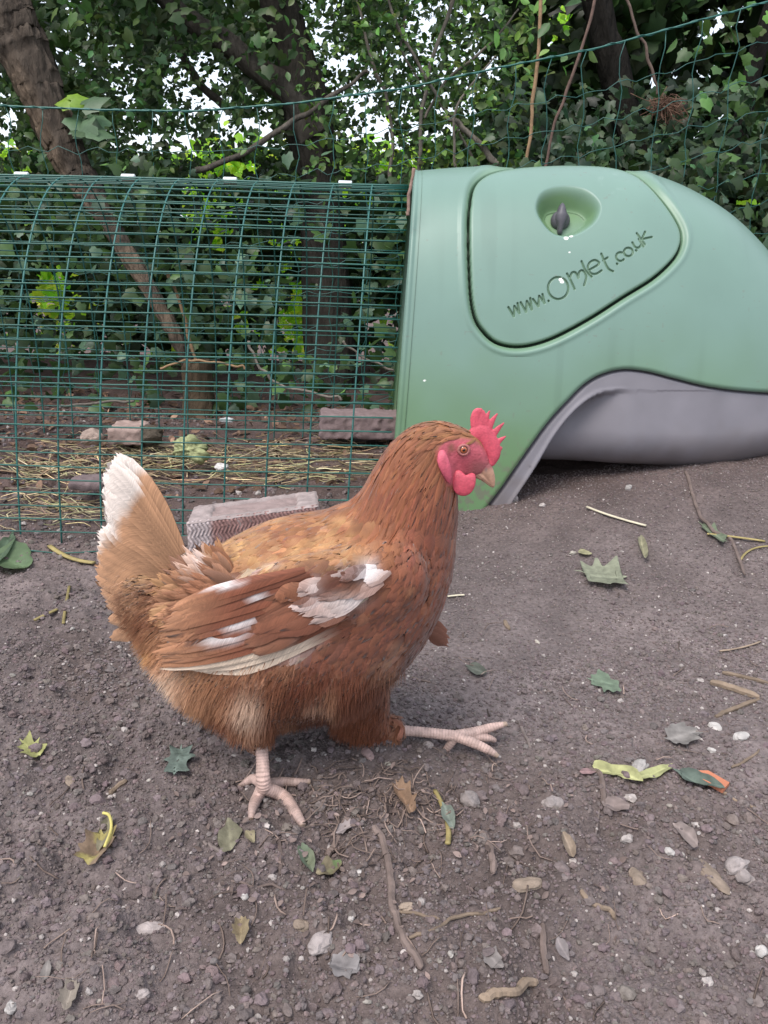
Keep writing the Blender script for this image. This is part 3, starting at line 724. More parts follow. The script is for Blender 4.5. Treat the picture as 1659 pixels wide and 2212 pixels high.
k = ~((np.abs(x - np.interp(y, [0, 125, 245, 365, 520, 645], [0, 58, 108, 162, 258, 335])) < np.interp(y, [0, 365, 430, 620], [76, 48, 30, 24])) & (p[:, 1] < 2.72) & (RS.uniform(size=len(x)) < .96)); p = p[k]
add_leaves(m, p, lsize(0.018, 0.046, k), leafcols(len(p), DARKG * 1.1), 'ivy')
q = Pv(RS.normal(195, 18, 9), RS.normal(275, 22, 9), RS.uniform(2.5, 2.6, 9)); add_leaves(m, q, RS.uniform(0.06, 0.085, 9), leafcols(9, np.array([.10, .17, .09]), .2, .04), 'ivy', spread=.3)
q = Pv(RS.normal(160, 6, 2), RS.normal(215, 6, 2), RS.uniform(2.5, 2.6, 2)); add_leaves(m, q, RS.uniform(0.05, 0.06, 2), leafcols(2, YELG * .7, .2, .04), 'ivy', spread=.3)
m.build('crown', M_LEAF, t1)

# central tree: two heavy stems that fork low down
t2 = empty('tree', P(690, 860, 3.05)); tag(t2, 'thick forked trunk in the middle rising behind the wire run', 'tree')
m = MB(); path_tube(m, [(720, 880), (705, 640), (690, 400), (665, 260), (640, 130), (600, 0), (560, -160), (540, -420)], 3.05, [60, 56, 52, 58, 46, 40, 36, 30], GREYB * 0.42, 24, 14)
m.build('trunk', M_BARK, t2)
m = MB(); path_tube(m, [(680, 300), (640, 215), (560, 150), (470, 80), (390, 30), (250, -120)], 3.0, [40, 34, 28, 26, 24, 18], GREYB * 0.7, 16); m.build('limb', M_BARK, t2)
m = MB(); path_tube(m, [(420, 375), (540, 325), (640, 255), (720, 205), (800, 150)], 2.75, [6, 6.5, 6, 5, 3], GREYB * 0.8, 8, wob=0.02); m.build('limb', M_BARK, t2)
m = MB(); path_tube(m, [(500, 240), (440, 190), (395, 120), (370, 20), (350, -100)], 3.2, [9, 9, 8, 7, 5], GREYB * 0.7, 8); m.build('limb', M_BARK, t2)
m = MB()
p, x, y = scatter(11500, 150, 900, -420, 420, 2.75, 4.0, clump=0.95, cs=4, seed=75)
k = ~((np.abs(x - np.interp(y, [0, 130, 260, 400], [600, 640, 665, 690])) < 44) & (p[:, 1] < 3.1) & (RS.uniform(size=len(x)) < .55)); p = p[k]
add_leaves(m, p, lsize(0.018, 0.044, k), leafcols(len(p), DARKG * 1.1), 'ivy')
m.build('crown', M_LEAF, t2)

# small leaved shrub with pale stems, top middle
t3 = empty('shrub', P(960, 420, 2.75)); tag(t3, 'loose small leaved bright green shrub with thin stems left of the coop top', 'shrub')
for pts, r in (([(905, 400), (910, 260), (935, 120), (985, -20), (1030, -160)], 4.5), ([(1040, 400), (1000, 300), (940, 200), (860, 60), (820, -80)], 3.5), ([(915, 260), (960, 180), (1040, 110), (1120, 20)], 3), ([(920, 200), (870, 110), (880, 10), (905, -110)], 2.6), ([(1075, 360), (1010, 285), (960, 250)], 7), ([(840, 395), (845, 260), (800, 120), (770, 0)], 4), ([(985, 380), (985, 240), (1070, 120)], 3)):
    m = MB(); path_tube(m, pts, RS.uniform(2.68, 2.85), [r] * (len(pts) - 1) + [r * 0.5], GREYB * 1.4, 7, wob=0.012); m.build('stem', M_BARK, t3)
m = MB()
p, x, y = scatter(8000, 660, 1150, -420, 370, 2.62, 3.3, gap=.96, glow=.4, clump=1.0, cs=6, seed=81)
add_leaves(m, p, lsize(0.018, 0.040), leafcols(len(p), MIDG * np.array([1.5, 1.35, 1.1]), .4), 'oval', face=(0, -0.5, 0.8))
m.build('crown', M_LEAF, t3)

# dark ivy smothered tree on the right
t4 = empty('tree', P(1420, 860, 3.3)); tag(t4, 'dark ivy smothered tree behind the green coop on the right', 'tree')
m = MB(); path_tube(m, [(1440, 900), (1400, 500), (1350, 250), (1300, 50), (1260, -200), (1250, -420)], 3.3, [40, 36, 34, 34, 30, 26], GREYB * 0.12, 20, 14)
m.build('trunk', M_BARK, t4)
m = MB(); path_tube(m, [(1500, 520), (1580, 330), (1640, 100), (1720, -150)], 3.2, [26, 24, 22, 18], GREYB * 0.15, 16); m.build('limb', M_BARK, t4)
m = MB()
p, x, y = scatter(12500, 1060, 2100, 170, 620, 2.56, 3.3, clump=1.15, cs=6, seed=85)
k = RS.uniform(size=len(x)) < np.interp(y, [170, 240, 300], [.15, .5, 1]); p = p[k]
add_leaves(m, p, RS.uniform(0.016, 0.046, len(p)), leafcols(len(p), np.array([0.036, 0.068, 0.030]), .5), 'ivy', face=(0, -0.6, 0.7))
p, x, y = scatter(1500, 1480, 2100, -420, 260, 2.6, 3.2, clump=1.1, cs=6, seed=87)
add_leaves(m, p, RS.uniform(0.02, 0.045, len(p)), leafcols(len(p), MIDG, .4), 'ivy')
p, x, y = scatter(900, 1060, 1500, -420, 190, 2.55, 2.8, clump=1.5, cs=6, seed=88)
k = RS.uniform(size=len(x)) < np.interp(x, [1060, 1200, 1300], [.9, .5, .12]); p = p[k]
add_leaves(m, p, RS.uniform(0.025, 0.05, len(p)), leafcols(len(p), MIDG * 1.3, .4), 'oval')
p, x, y = scatter(9000, 1040, 2200, -420, 560, 3.35, 4.3, gap=.9, clump=0.6, cs=3, seed=89)
add_leaves(m, p, lsize(0.06, 0.10), leafcols(len(p), DARKG * 0.5), 'ivy', spread=1.2)
m.build('crown', M_LEAF, t4)
# withered tuft hanging in it
m = MB()
for _ in range(150):
    a = P(1440 + RS.normal(0, 10), 225 + RS.normal(0, 8), 2.6); e = P(1440 + RS.normal(0, 26), 225 + RS.normal(14, 20), 2.6 + RS.normal(0, .05))
    Vt, Ft = tube(catmull([a, (a + e) / 2 + RS.normal(0, .012, 3), e], 3), 0.0010, 4); m.add(Vt, Ft, np.array([0.13, 0.075, 0.052]) * RS.uniform(.6, 1.4))
tag(m.build('dead_fern', M_TWIG), 'withered reddish brown tuft caught on the netting at upper right', 'dead plant')
# bare stems in front of the netting
for nm, pts, r, c, lab in (('bare_stem', [(1120, 420), (1140, 310), (1155, 170), (1172, -60)], 5.0, ORANGE * 1.35, 'straight tan bare stem standing behind the coop, thickest of the three'),
                       ('bare_stem', [(1165, 420), (1195, 280), (1240, 150), (1290, -20)], 4.2, np.array([.13, .085, .07]), 'reddish brown bare stem leaning to the right behind the coop lid'),
                       ('bare_stem', [(1335, -40), (1375, 60), (1408, 150), (1420, 205)], 4.0, np.array([.12, .085, .07]), 'brown bare stem slanting down to the withered tuft')):
    m = MB(); path_tube(m, pts, 2.56, r * 0.8, c, 7, wob=0.012); tag(m.build(nm, M_TWIG), lab, 'stem')
for pts, r in (([(1100, 50), (1130, 90), (1150, 140)], 2), ([(1165, 150), (1120, 110), (1080, 40)], 2), ([(1480, 160), (1520, 130), (1560, 120)], 2.2), ([(1500, 330), (1530, 270), (1570, 220)], 2.5)):
    pass

# shaded undergrowth along the foot of the hedge, seen through the mesh
m = MB()
p, x, y = scatter(17000, -500, 2200, 330, 925, 2.36, 3.5, glow=.99, clump=0.95, cs=5, seed=91, zmin=0.0)
k = ~((np.abs(x - np.interp(y, [365, 520, 645, 770, 885], [162, 258, 335, 400, 432])) < np.interp(y, [365, 430, 885], [46, 30, 24])) & (p[:, 1] < 2.6) & (RS.uniform(size=len(x)) < .93)) & (RS.uniform(size=len(x)) < np.interp(y, [330, 860, 900, 925], [1, 1, .5, .15])); p = p[k]
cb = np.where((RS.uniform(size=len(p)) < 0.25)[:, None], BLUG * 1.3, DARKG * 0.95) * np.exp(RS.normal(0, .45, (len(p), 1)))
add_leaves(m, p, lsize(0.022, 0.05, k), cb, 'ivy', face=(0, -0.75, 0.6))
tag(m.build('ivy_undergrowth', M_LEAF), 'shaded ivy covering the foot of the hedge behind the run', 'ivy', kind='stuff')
# deep dark mass of the hedge
m = MB()
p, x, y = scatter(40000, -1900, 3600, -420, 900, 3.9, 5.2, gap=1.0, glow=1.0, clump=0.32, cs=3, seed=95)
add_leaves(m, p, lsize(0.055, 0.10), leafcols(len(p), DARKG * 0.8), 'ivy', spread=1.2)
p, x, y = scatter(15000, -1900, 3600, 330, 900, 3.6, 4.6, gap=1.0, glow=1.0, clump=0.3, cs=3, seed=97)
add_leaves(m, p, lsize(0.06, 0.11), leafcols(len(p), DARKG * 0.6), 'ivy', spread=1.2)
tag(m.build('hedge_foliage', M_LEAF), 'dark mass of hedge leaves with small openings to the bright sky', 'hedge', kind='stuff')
# leaves beyond the hedge, out in the open
m = MB()
for cx, cy, rx, ry, w in GLOWS:
    n = int(40 + rx * ry * 0.09)
    x = RS.normal(cx, rx * .9, n); y = RS.normal(cy, ry * .9, n); Y = RS.uniform(5.6, 7.2, n)
    add_leaves(m, Pv(x, y, Y), RS.uniform(0.012, 0.02, n) * Y, leafcols(n, YELG * np.array([1.0, 1.05, .8]) * (1.6 if cy < 480 else 2.1), .35), 'oval', face=(0, -0.3, 0.9), spread=.9)  # greens brightened to paint in the sunlit look
n = 8000; x = RS.uniform(-900, 2700, n); Y = RS.uniform(6.6, 8.6, n); y = 330 + np.abs(RS.normal(0, 220, n)) + 30 * vnoise(x * .01, x * 0, 98)
p = Pv(x, y, Y); k = p[:, 2] > gz(p[:, 0], p[:, 1]); p = p[k]
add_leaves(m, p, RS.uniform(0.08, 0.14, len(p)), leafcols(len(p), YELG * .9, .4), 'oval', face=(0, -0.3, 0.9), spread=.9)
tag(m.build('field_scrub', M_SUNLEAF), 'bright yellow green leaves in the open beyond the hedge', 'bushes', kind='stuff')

# fine outer sprays across the openings
m = MB()
x = RS.uniform(-100, 1150, 14000); y = RS.uniform(-60, 380, 14000); Y = RS.uniform(2.7, 4.2, 14000)
E = openness(x, y, GAPW); sp_ = vnoise(x / 13, y / 13, 311) + 0.6 * vnoise(x / 30, y / 30, 312)
k = (E > 0.08) & (sp_ < 0.50 - 0.55 * E); p = Pv(x[k], y[k], Y[k])
add_leaves(m, p, RS.uniform(0.016, 0.034, len(p)), leafcols(len(p), DARKG * 1.3, .4), 'oval')
tag(m.build('leaf_sprays', M_LEAF), 'fine leafy sprays hanging across the bright openings between the trunks', 'leaves', kind='stuff')

# stump and fallen wood inside
m = MB()
path_tube(m, [(430, 900), (428, 850), (425, 790), (424, 778)], 2.42, [42, 36, 34, 30], np.array([.075, .055, .036]), 20, 8, wob=0)
tag(m.build('tree_stump', M_BARK), 'short brown stump standing behind the run mesh', 'stump')
for pts, Y, r, c, lab in (([(345, 800), (380, 785), (430, 778), (490, 787), (530, 795)], 2.34, 2.6, ORANGE * 1.3, 'pale curved branch lying across the stump'),
                      ([(535, 740), (560, 790), (600, 828), (680, 850), (740, 862)], 2.3, 3, GREYB * 1.8, 'thin grey branch arching to the ground right of the stump'),
                      ([(360, 590), (390, 660), (410, 740), (425, 790)], 2.4, 3.5, ORANGE, 'thin reddish branch hanging down to the stump'),
                      ([(740, 740), (790, 775), (850, 800)], 2.4, 2.5, GREYB * 1.4, 'thin grey branch in the dark gap beside the coop'),
                      ([(130, 880), (200, 872), (290, 866)], 2.2, 3, GREYB * 1.6, 'pale straight stick on the ground behind the left run mesh')):
    m = MB(); path_tube(m, pts, Y, r, c, 7, wob=0.01); tag(m.build('branch', M_TWIG), lab, 'branch')

# ------------------------------------------------------------------ hen
FOOT = GH(566, 1742)
HY = 0.705                                            # her middle plane
hen = empty('hen', (FOOT[0], HY, 0.0))
tag(hen, 'rusty brown hen with white patches and red comb striding across the soil', 'hen')
def B(px, py, dy=0.0): return P(px, py, HY + dy)
def ball(mb, px, py, r, dy=0.0, dep=0.85):
    c = B(px, py, dy); rr = r / pxm(c); V_, F_ = uvsphere(c, (rr, rr * dep, rr), 18, 12); mb.add(V_, F_)
def chain(mb, pts, n=5):
    """pts: px, py, radius px, dy, depth ratio"""
    q = catmull(np.array(pts, float), n)
    for a in q: ball(mb, a[0], a[1], a[2], a[3], a[4])
body = MB()
chain(body, [(330, 1270, 78, 0, .55), (404, 1326, 114, 0, .62), (486, 1356, 166, 0, .75), (564, 1366, 206, 0, .80), (660, 1335, 222, 0, .82), (745, 1294, 195, 0, .82), (802, 1244, 166, 0, .82), (842, 1194, 138, 0, .82)], 4)
chain(body, [(715, 1365, 160, 0, .85), (782, 1285, 154, 0, .85), (835, 1210, 138, 0, .85), (872, 1130, 115, 0, .80), (892, 1060, 96, 0, .76), (912, 1000, 78, 0, .72), (938, 965, 56, 0, .74), (972, 962, 46, 0, .72), (1004, 974, 42, 0, .66), (1028, 992, 30, 0, .62), (1040, 1004, 22, 0, .6)], 5)
chain(body, [(975, 1010, 34, 0, .62), (1004, 1010, 30, 0, .55), (1028, 1016, 18, 0, .55)], 4)
chain(body, [(370, 1280, 80, 0, .45), (330, 1210, 62, 0, .35), (300, 1150, 44, 0, .3)], 4)
chain(body, [(840, 1250, 80, -.048, .5), (740, 1290, 105, -.052, .5), (620, 1320, 105, -.054, .45), (500, 1360, 78, -.050, .4), (420, 1395, 40, -.046, .4)], 4)   # folded wing
chain(body, [(840, 1250, 80, .048, .5), (740, 1290, 105, .052, .5), (620, 1320, 105, .054, .45), (500, 1360, 78, .050, .4)], 4)
chain(body, [(585, 1440, 128, -.03, .8), (556, 1500, 88, -.032, .8), (548, 1562, 42, -.033, .9), (560, 1600, 24, -.034, 1)], 5)           # standing leg's thigh
chain(body, [(725, 1440, 105, .03, .8), (766, 1508, 70, .034, .8), (796, 1562, 38, .036, .9), (826, 1574, 24, .036, .9), (850, 1574, 26, .036, 1)], 5)            # lifted leg's thigh
BV, BF = remeshed(body, 0.0036, 7)
SKF = MB(); SKF.add(BV, BF)
# legs: scaled shanks and toes
RINGS = []
def ringed(pts, r, per=0.0030, amp=0.17, n=10):
    q = catmull(np.array(pts, float), n); rr = catmull(np.c_[np.array(r, float), np.zeros(len(r))], n)[:, 0]
    L = np.r_[0, np.cumsum(np.linalg.norm(np.diff(q, axis=0), axis=1))]
    ls = np.arange(0, L[-1], per / 4); q = np.stack([np.interp(ls, L, q[:, i]) for i in range(3)], -1); rr = np.interp(ls, L, rr)
    saw = ((ls / per) % 1.0)
    RINGS.append((q, saw))
    return tube(q, rr * (1 + amp * (saw - 0.5)), 12)
SY = -0.034
def onG(px, py, lift): 
    g_ = GH(px, py); return g_ + np.array([0, 0, lift])
leg = MB()
ank = P(568, 1688, float(GH(568, 1715)[1]) - 0.005); knee = B(560, 1575, SY)
Vt, Ft = ringed([knee, (knee * .45 + ank * .55) + [0.001, 0, 0], ank + [0, 0, 0.006], ank + [0.001, 0, -0.006]], [0.0066, 0.0061, 0.0068, 0.0072]); leg.add(Vt, Ft)
a0 = ank + np.array([0, 0, -0.006])
mid_t = [a0, onG(612, 1732, .006), onG(640, 1768, .005), onG(656, 1788, .002)]
in_t = [a0, onG(556, 1722, .0065), onG(547, 1752, .005), onG(542, 1774, .0015)]
out_t = [a0, onG(605, 1703, .007), onG(640, 1699, .005), onG(672, 1693, .0025)]
back_t = [a0 + [0, 0, .003], onG(548, 1696, .007), onG(532, 1700, .005), onG(516, 1702, .002)]
for t_, r_ in ((mid_t, [.0066, .0062, .0050, .0030]), (in_t, [.0060, .0054, .0046, .0026]), (out_t, [.0062, .0050, .0042, .0024]), (back_t, [.0055, .0048, .0034, .0018])):
    Vt, Ft = ringed(t_, r_); leg.add(Vt, Ft)
LV1, LF1 = remeshed(leg, 0.0008, 1)
leg = MB(); FY = .036
kn = B(835, 1576, FY); an = B(985, 1590, FY - .004)
Vt, Ft = ringed([kn, kn * .5 + an * .5 + [0, 0, .001], an], [0.0058, 0.0053, 0.0060]); leg.add(Vt, Ft)
for t_, r_ in (([an, B(1025, 1606, FY - .012), B(1055, 1620, FY - .016), B(1076, 1634, FY - .018)], [.0058, .0052, .0044, .0024]),
               ([an, B(1030, 1580, FY + .006), B(1065, 1570, FY + .010), B(1096, 1563, FY + .012)], [.0062, .0052, .0044, .0024]),
               ([an, B(1018, 1592, FY + .002), B(1052, 1594, FY + .006), B(1070, 1600, FY + .01)], [.0060, .0050, .0042, .0026]),
               ([an, B(972, 1608, FY - .004), B(962, 1622, FY - .003), B(955, 1632, FY - .002)], [.0050, .0044, .0034, .0018])):
    Vt, Ft = ringed(t_, r_); leg.add(Vt, Ft)
LV2, LF2 = remeshed(leg, 0.0008, 1)

# colouring measured over her side: base tones, patches, painted breast and thigh shade
TONES = [(960, 930, 60, s2l((182, 122, 78))), (880, 960, 90, s2l((172, 103, 62))), (850, 1060, 90, s2l((165, 92, 56))), (905, 1150, 80, s2l((156, 86, 56))), (955, 1130, 60, s2l((128, 70, 50))),
         (870, 1250, 110, s2l((166, 98, 66))), (930, 1270, 60, s2l((148, 86, 60))), (740, 1165, 90, s2l((188, 126, 72))), (640, 1170, 70, s2l((176, 112, 64))), (520, 1190, 70, s2l((186, 126, 76))), (430, 1220, 60, s2l((180, 128, 84))),
         (700, 1320, 120, s2l((152, 90, 64))), (560, 1300, 90, s2l((158, 96, 68))), (500, 1480, 110, s2l((178, 120, 84))), (400, 1420, 80, s2l((188, 140, 102))), (340, 1330, 80, s2l((176, 124, 88))), (300, 1240, 80, s2l((186, 142, 110))),
         (760, 1450, 100, s2l((160, 98, 70))), (640, 1530, 90, s2l((128, 78, 56))), (800, 1540, 70, s2l((160, 98, 66))), (850, 1420, 80, s2l((118, 66, 48))), (330, 1120, 70, s2l((190, 140, 102))), (240, 1250, 60, s2l((184, 145, 112)))]
PATCH = [(792, 1232, 28, 36, s2l((228, 220, 218)), .97), (738, 1296, 56, 21, s2l((222, 208, 202)), .95), (680, 1268, 18, 26, s2l((222, 208, 204)), .9), (726, 1228, 44, 32, s2l((104, 52, 44)), .95),
         (586, 1222, 22, 8, s2l((214, 190, 172)), .8), (480, 1255, 36, 14, s2l((215, 192, 180)), .8), (380, 1190, 50, 14, s2l((222, 212, 208)), .85), (620, 1415, 60, 18, s2l((140, 80, 58)), .3),
         (540, 1520, 38, 46, s2l((206, 180, 158)), .8), (365, 1480, 44, 46, s2l((222, 198, 174)), .8), (430, 1500, 60, 40, s2l((204, 158, 122)), .5), (250, 1240, 40, 70, s2l((214, 178, 148)), .5), (660, 1540, 50, 40, s2l((105, 62, 44)), .6), (690, 1515, 30, 14, s2l((196, 156, 130)), .7),
         (770, 1195, 40, 24, s2l((200, 145, 84)), .6), (665, 1390, 34, 12, s2l((212, 198, 192)), .75), (280, 1210, 24, 34, s2l((208, 182, 160)), .6), (840, 1170, 40, 40, s2l((176, 112, 66)), .4), (880, 1210, 22, 40, s2l((168, 104, 76)), .5)]
def hen_color(p):
    px, py = proj(np.asarray(p, float).reshape(-1, 3))
    w = np.zeros(len(px)); c = np.zeros((len(px), 3))
    for x, y, r, col in TONES:
        k = np.exp(-((px - x) ** 2 + (py - y) ** 2) / (2 * (r * .75) ** 2)) + 1e-6; w += k; c += k[:, None] * col
    c /= w[:, None]
    m1 = vnoise(px / 30 + 3, py / 22, 150) + .6 * vnoise(px / 13, py / 11, 151)
    back = sstep(850, 760, px) * sstep(1290, 1200, py) * sstep(1085, 1130, py) + sstep(470, 380, px) * .8; k = (sstep(.2, .5, vnoise(px / 34 + 7, py / 40, 153)) * sstep(840, 900, px) * sstep(1080, 1140, py) * .55)[:, None]; c = c * (1 - k) + s2l((206, 146, 104)) * k
    k = (np.clip(back, 0, 1) * sstep(-.05, .45, m1))[:, None]; c = c * (1 - .8 * k) + s2l((214, 164, 104)) * .8 * k
    k = (sstep(.05, .42, -m1) * .55)[:, None]; c = c * (1 - k) + s2l((120, 62, 44)) * k
    k = (sstep(.0, .45, vnoise(px / 45, py / 40, 152)) * sstep(1330, 1420, py) * .8)[:, None]; c = c * (1 - k) + s2l((200, 148, 112)) * k
    for x, y, rx, ry, col, a in PATCH:
        k = a * np.exp(-(((px - x) / rx) ** 2 + ((py - y) / ry) ** 2) ** 1.5)[:, None]; c = c * (1 - k) + col * k
    g_ = c.mean(1, keepdims=True); c = g_ + (c - g_) * 0.90
    return c * (0.63 + .26 * sstep(.20, .5, g_))
# facial skin
FACE = catmull([(950, 966), (975, 952), (1000, 949), (1026, 955), (1048, 972), (1062, 1000), (1050, 1030), (1020, 1042), (985, 1046), (965, 1040), (950, 1000)], 6, True)
bx_, by_ = proj(BV); fs_ = sdf_poly(bx_, by_, FACE)
cb = hen_color(BV) * 0.95
pink = s2l((198, 96, 108)) * 0.8; pink2 = s2l((168, 98, 100)) * .8
nz_ = vnoise(bx_ / 9, by_ / 9, 130)
sk = pink * (0.92 + 0.25 * nz_ + .3 * vnoise(bx_ / 3.2, by_ / 3.2, 133) + .16 * vnoise(bx_ / 14 + by_ / 5, by_ / 3.5, 134))[:, None]; lowk = sstep(1000, 1030, bx_)[:, None] * sstep(985, 1010, by_)[:, None]; sk = sk * (1 - lowk) + pink2 * lowk
brow = np.exp(-(((bx_ - 1020) / 26) ** 2 + ((by_ - 948 - (bx_ - 1020) * .35) / 8) ** 2))[:, None]; sk = sk * (1 - .6 * brow) + s2l((105, 70, 66)) * .6 * brow
earp = np.exp(-((((bx_ - 976) / 9) ** 2 + ((by_ - 968) / 10) ** 2) ** 2))[:, None]; sk = sk * (1 - .85 * earp) + s2l((120, 78, 62)) * .85 * earp
kf = sstep(6, -3, fs_)[:, None]; cb = cb * (1 - kf) + sk * kf
bm = MB(); bm.add(BV, BF, cb)
legc = s2l((212, 181, 170)) * .70
for V_, F_ in ((LV1, LF1), (LV2, LF2)):
    nn = vnoise(V_[:, 0] * 260, V_[:, 2] * 260 + V_[:, 1] * 190, 131)[:, None]
    lx, ly = proj(V_); dirt = sstep(-.1, .35, vnoise(V_[:, 0] * 120, V_[:, 2] * 120 + V_[:, 1] * 90, 132))[:, None] * .35 + sstep(.014, 0, V_[:, 2:3] - gz(V_[:, 0], V_[:, 1])[:, None]) * .3
    claw = np.zeros((len(V_), 1))
    for ax, ay, rr in ((657, 1789, 13), (542, 1775, 11), (673, 1693, 12), (515, 1702, 10), (1077, 1634, 13), (1097, 1563, 13)): claw = np.maximum(claw, sstep(rr, rr * .55, np.hypot(lx - ax, ly - ay))[:, None])
    QQ = np.concatenate([r_[0] for r_ in RINGS]); SS = np.concatenate([r_[1] for r_ in RINGS]); rg_ = np.zeros(len(V_))
    for i_ in range(0, len(V_), 2000): rg_[i_:i_ + 2000] = SS[np.argmin(((V_[i_:i_ + 2000, None] - QQ[None]) ** 2).sum(-1), 1)]
    lc = legc * (1 + .3 * nn) * (1.06 - .28 * sstep(.62, .95, np.abs(rg_ - .5) * 2))[:, None]; lc = lc * (1 - dirt) + np.array([.20, .15, .13]) * dirt; bm.add(V_, F_, lc * (1 - claw) + np.array([.30, .22, .17]) * claw)
bm.build('body', M_SKIN, hen)

# --- plumage
bvh = BVHTree.FromPolygons([Vector(v) for v in BV], [list(f) for F_ in BF for f in F_])
tris = np.concatenate([np.r_[f[:, [0, 1, 2]], f[:, [0, 2, 3]]] if f.shape[1] == 4 else f for f in BF])
A3 = BV[tris]; nrm3 = np.cross(A3[:, 1] - A3[:, 0], A3[:, 2] - A3[:, 0]); area = np.linalg.norm(nrm3, axis=1) / 2
def sample(n):
    i = RS.choice(len(tris), n, p=area / area.sum()); r1 = np.sqrt(RS.uniform(size=n)); r2 = RS.uniform(size=n)
    return A3[i, 0] * (1 - r1)[:, None] + A3[i, 1] * (r1 * (1 - r2))[:, None] + A3[i, 2] * (r1 * r2)[:, None]
FLOW = [(985, 925, -1, .15), (940, 915, -1, .35), (900, 945, -.75, .8), (860, 980, -.45, 1), (950, 1000, -.5, 1), (960, 1060, -.25, 1), (900, 1060, -.3, 1), (830, 1040, -.35, 1), (800, 1100, -.6, .8), (930, 1130, -.15, 1), (985, 1140, -.1, 1), (860, 1150, -.4, 1),
        (760, 1140, -1, .35), (650, 1150, -1, .2), (520, 1190, -1, .1), (430, 1220, -1, .1), (940, 1250, -.35, 1), (860, 1300, -.6, .8), (800, 1220, -.9, .5), (740, 1300, -1, .45), (600, 1320, -1, .45), (480, 1380, -1, .4), (850, 1420, -.5, 1), (760, 1450, -.5, 1), (640, 1470, -.7, .8),
        (540, 1500, -.5, 1), (560, 1580, -.1, 1), (790, 1560, -.3, 1), (450, 1480, -.8, .7), (380, 1400, -.9, .6), (350, 1320, -1, .35), (330, 1240, -.7, -.3), (310, 1160, -.5, -.9), (380, 1260, -.9, -.1)]
FLOW = np.array(FLOW, float); FLOW[:, 2:] /= np.linalg.norm(FLOW[:, 2:], axis=1)[:, None]
def flow(px, py):
    w = 1 / (((FLOW[:, 0] - px) ** 2 + (FLOW[:, 1] - py) ** 2) + 900) ** 1.5
    v = (FLOW[:, 2:] * w[:, None]).sum(0); return v / np.linalg.norm(v)
LVV = np.array([-1, -.66, -.33, 0, .33, .66, 1.0])
def feather(mb, root, t, L, Wd, col, l0=0.0008, l1=0.0035, ns=7, rag=0.10, tipcol=None, surf=True, nrm0=None, curve=None, rim=0.25, pts=None):
    """one feather lying on the skin: root, direction, length, width, colour function of points"""
    sv = np.linspace(0, 1, ns); rows = []; seed = RS.uniform(0, 50); cur = np.array(root, float); t = np.array(t, float)
    for i, s in enumerate(sv):
        if pts is not None:
            cen_ = pts[i]; t = pts[min(i + 1, ns - 1)] - pts[max(i - 1, 0)]; t /= np.linalg.norm(t); n = np.array(nrm0, float); n -= t * (n @ t); n /= np.linalg.norm(n)
        else:
            loc, n, _, _ = bvh.find_nearest(Vector(cur)); loc = np.array(loc); n = np.array(n)
            t = t - n * (t @ n); t /= np.linalg.norm(t) + 1e-9
            cen_ = loc + n * (l0 + (l1 - l0) * s); cur = loc + t * (L / (ns - 1))
        sd_ = np.cross(n, t)
        pw = (0.35 + 0.65 * math.sin(math.pi / 2 * min(s / .6, 1))) if s < .6 else math.sqrt(max(1 - ((s - .6) / .42) ** 2, 0.02))
        w = Wd * .5 * pw
        rg = (RS.uniform(-rag, rag, 7) * L * (s > .72)) if rag else np.zeros(7)
        rows.append(cen_ + sd_ * (LVV[:, None] * w) + n * ((1 - LVV[:, None] ** 2) * w * .22) + t * (rg[:, None] - (np.abs(LVV) ** 2 * w * .35 * (s > .3))[:, None]))
    V_ = np.array(rows).reshape(-1, 3); U = np.stack([np.repeat(sv, 7), np.tile(LVV, ns), np.full(7 * ns, seed)], -1)
    c = col(V_) if callable(col) else np.tile(col, (len(V_), 1))
    Lf = float(np.linalg.norm(np.diff(np.array(pts), axis=0), axis=1).sum()) if pts is not None else L
    e = np.clip(np.maximum(np.abs(U[:, 1]) - .5, 0) * 2 * .6 + sstep(.7, 1, U[:, 0]) * .8, 0, 1)[:, None]
    c = c * (1 + rim * e) * (0.86 + 0.14 * sstep(0, .5, U[:, 0]))[:, None]
    if Lf > .05:
        c = c * (1 + .28 * vnoise(U[:, 0] * 9 - np.abs(U[:, 1]) * 1.2 + seed, U[:, 1] * .6 + seed, 160))[:, None] * (1 - .25 * np.exp(-(U[:, 1] / .12) ** 2) * (U[:, 0] < .85))[:, None]
        U[:, 0] *= Lf / .03
    mb.add(V_, gridF(ns, 7), np.clip(c, 0, .9), U)
def wdir(px, py):
    f = flow(px, py); return cr * f[0] - cu * f[1]

pl_body, pl_neck = MB(), MB()
pts_ = sample(16000)
order = np.argsort(-pts_[:, 2])
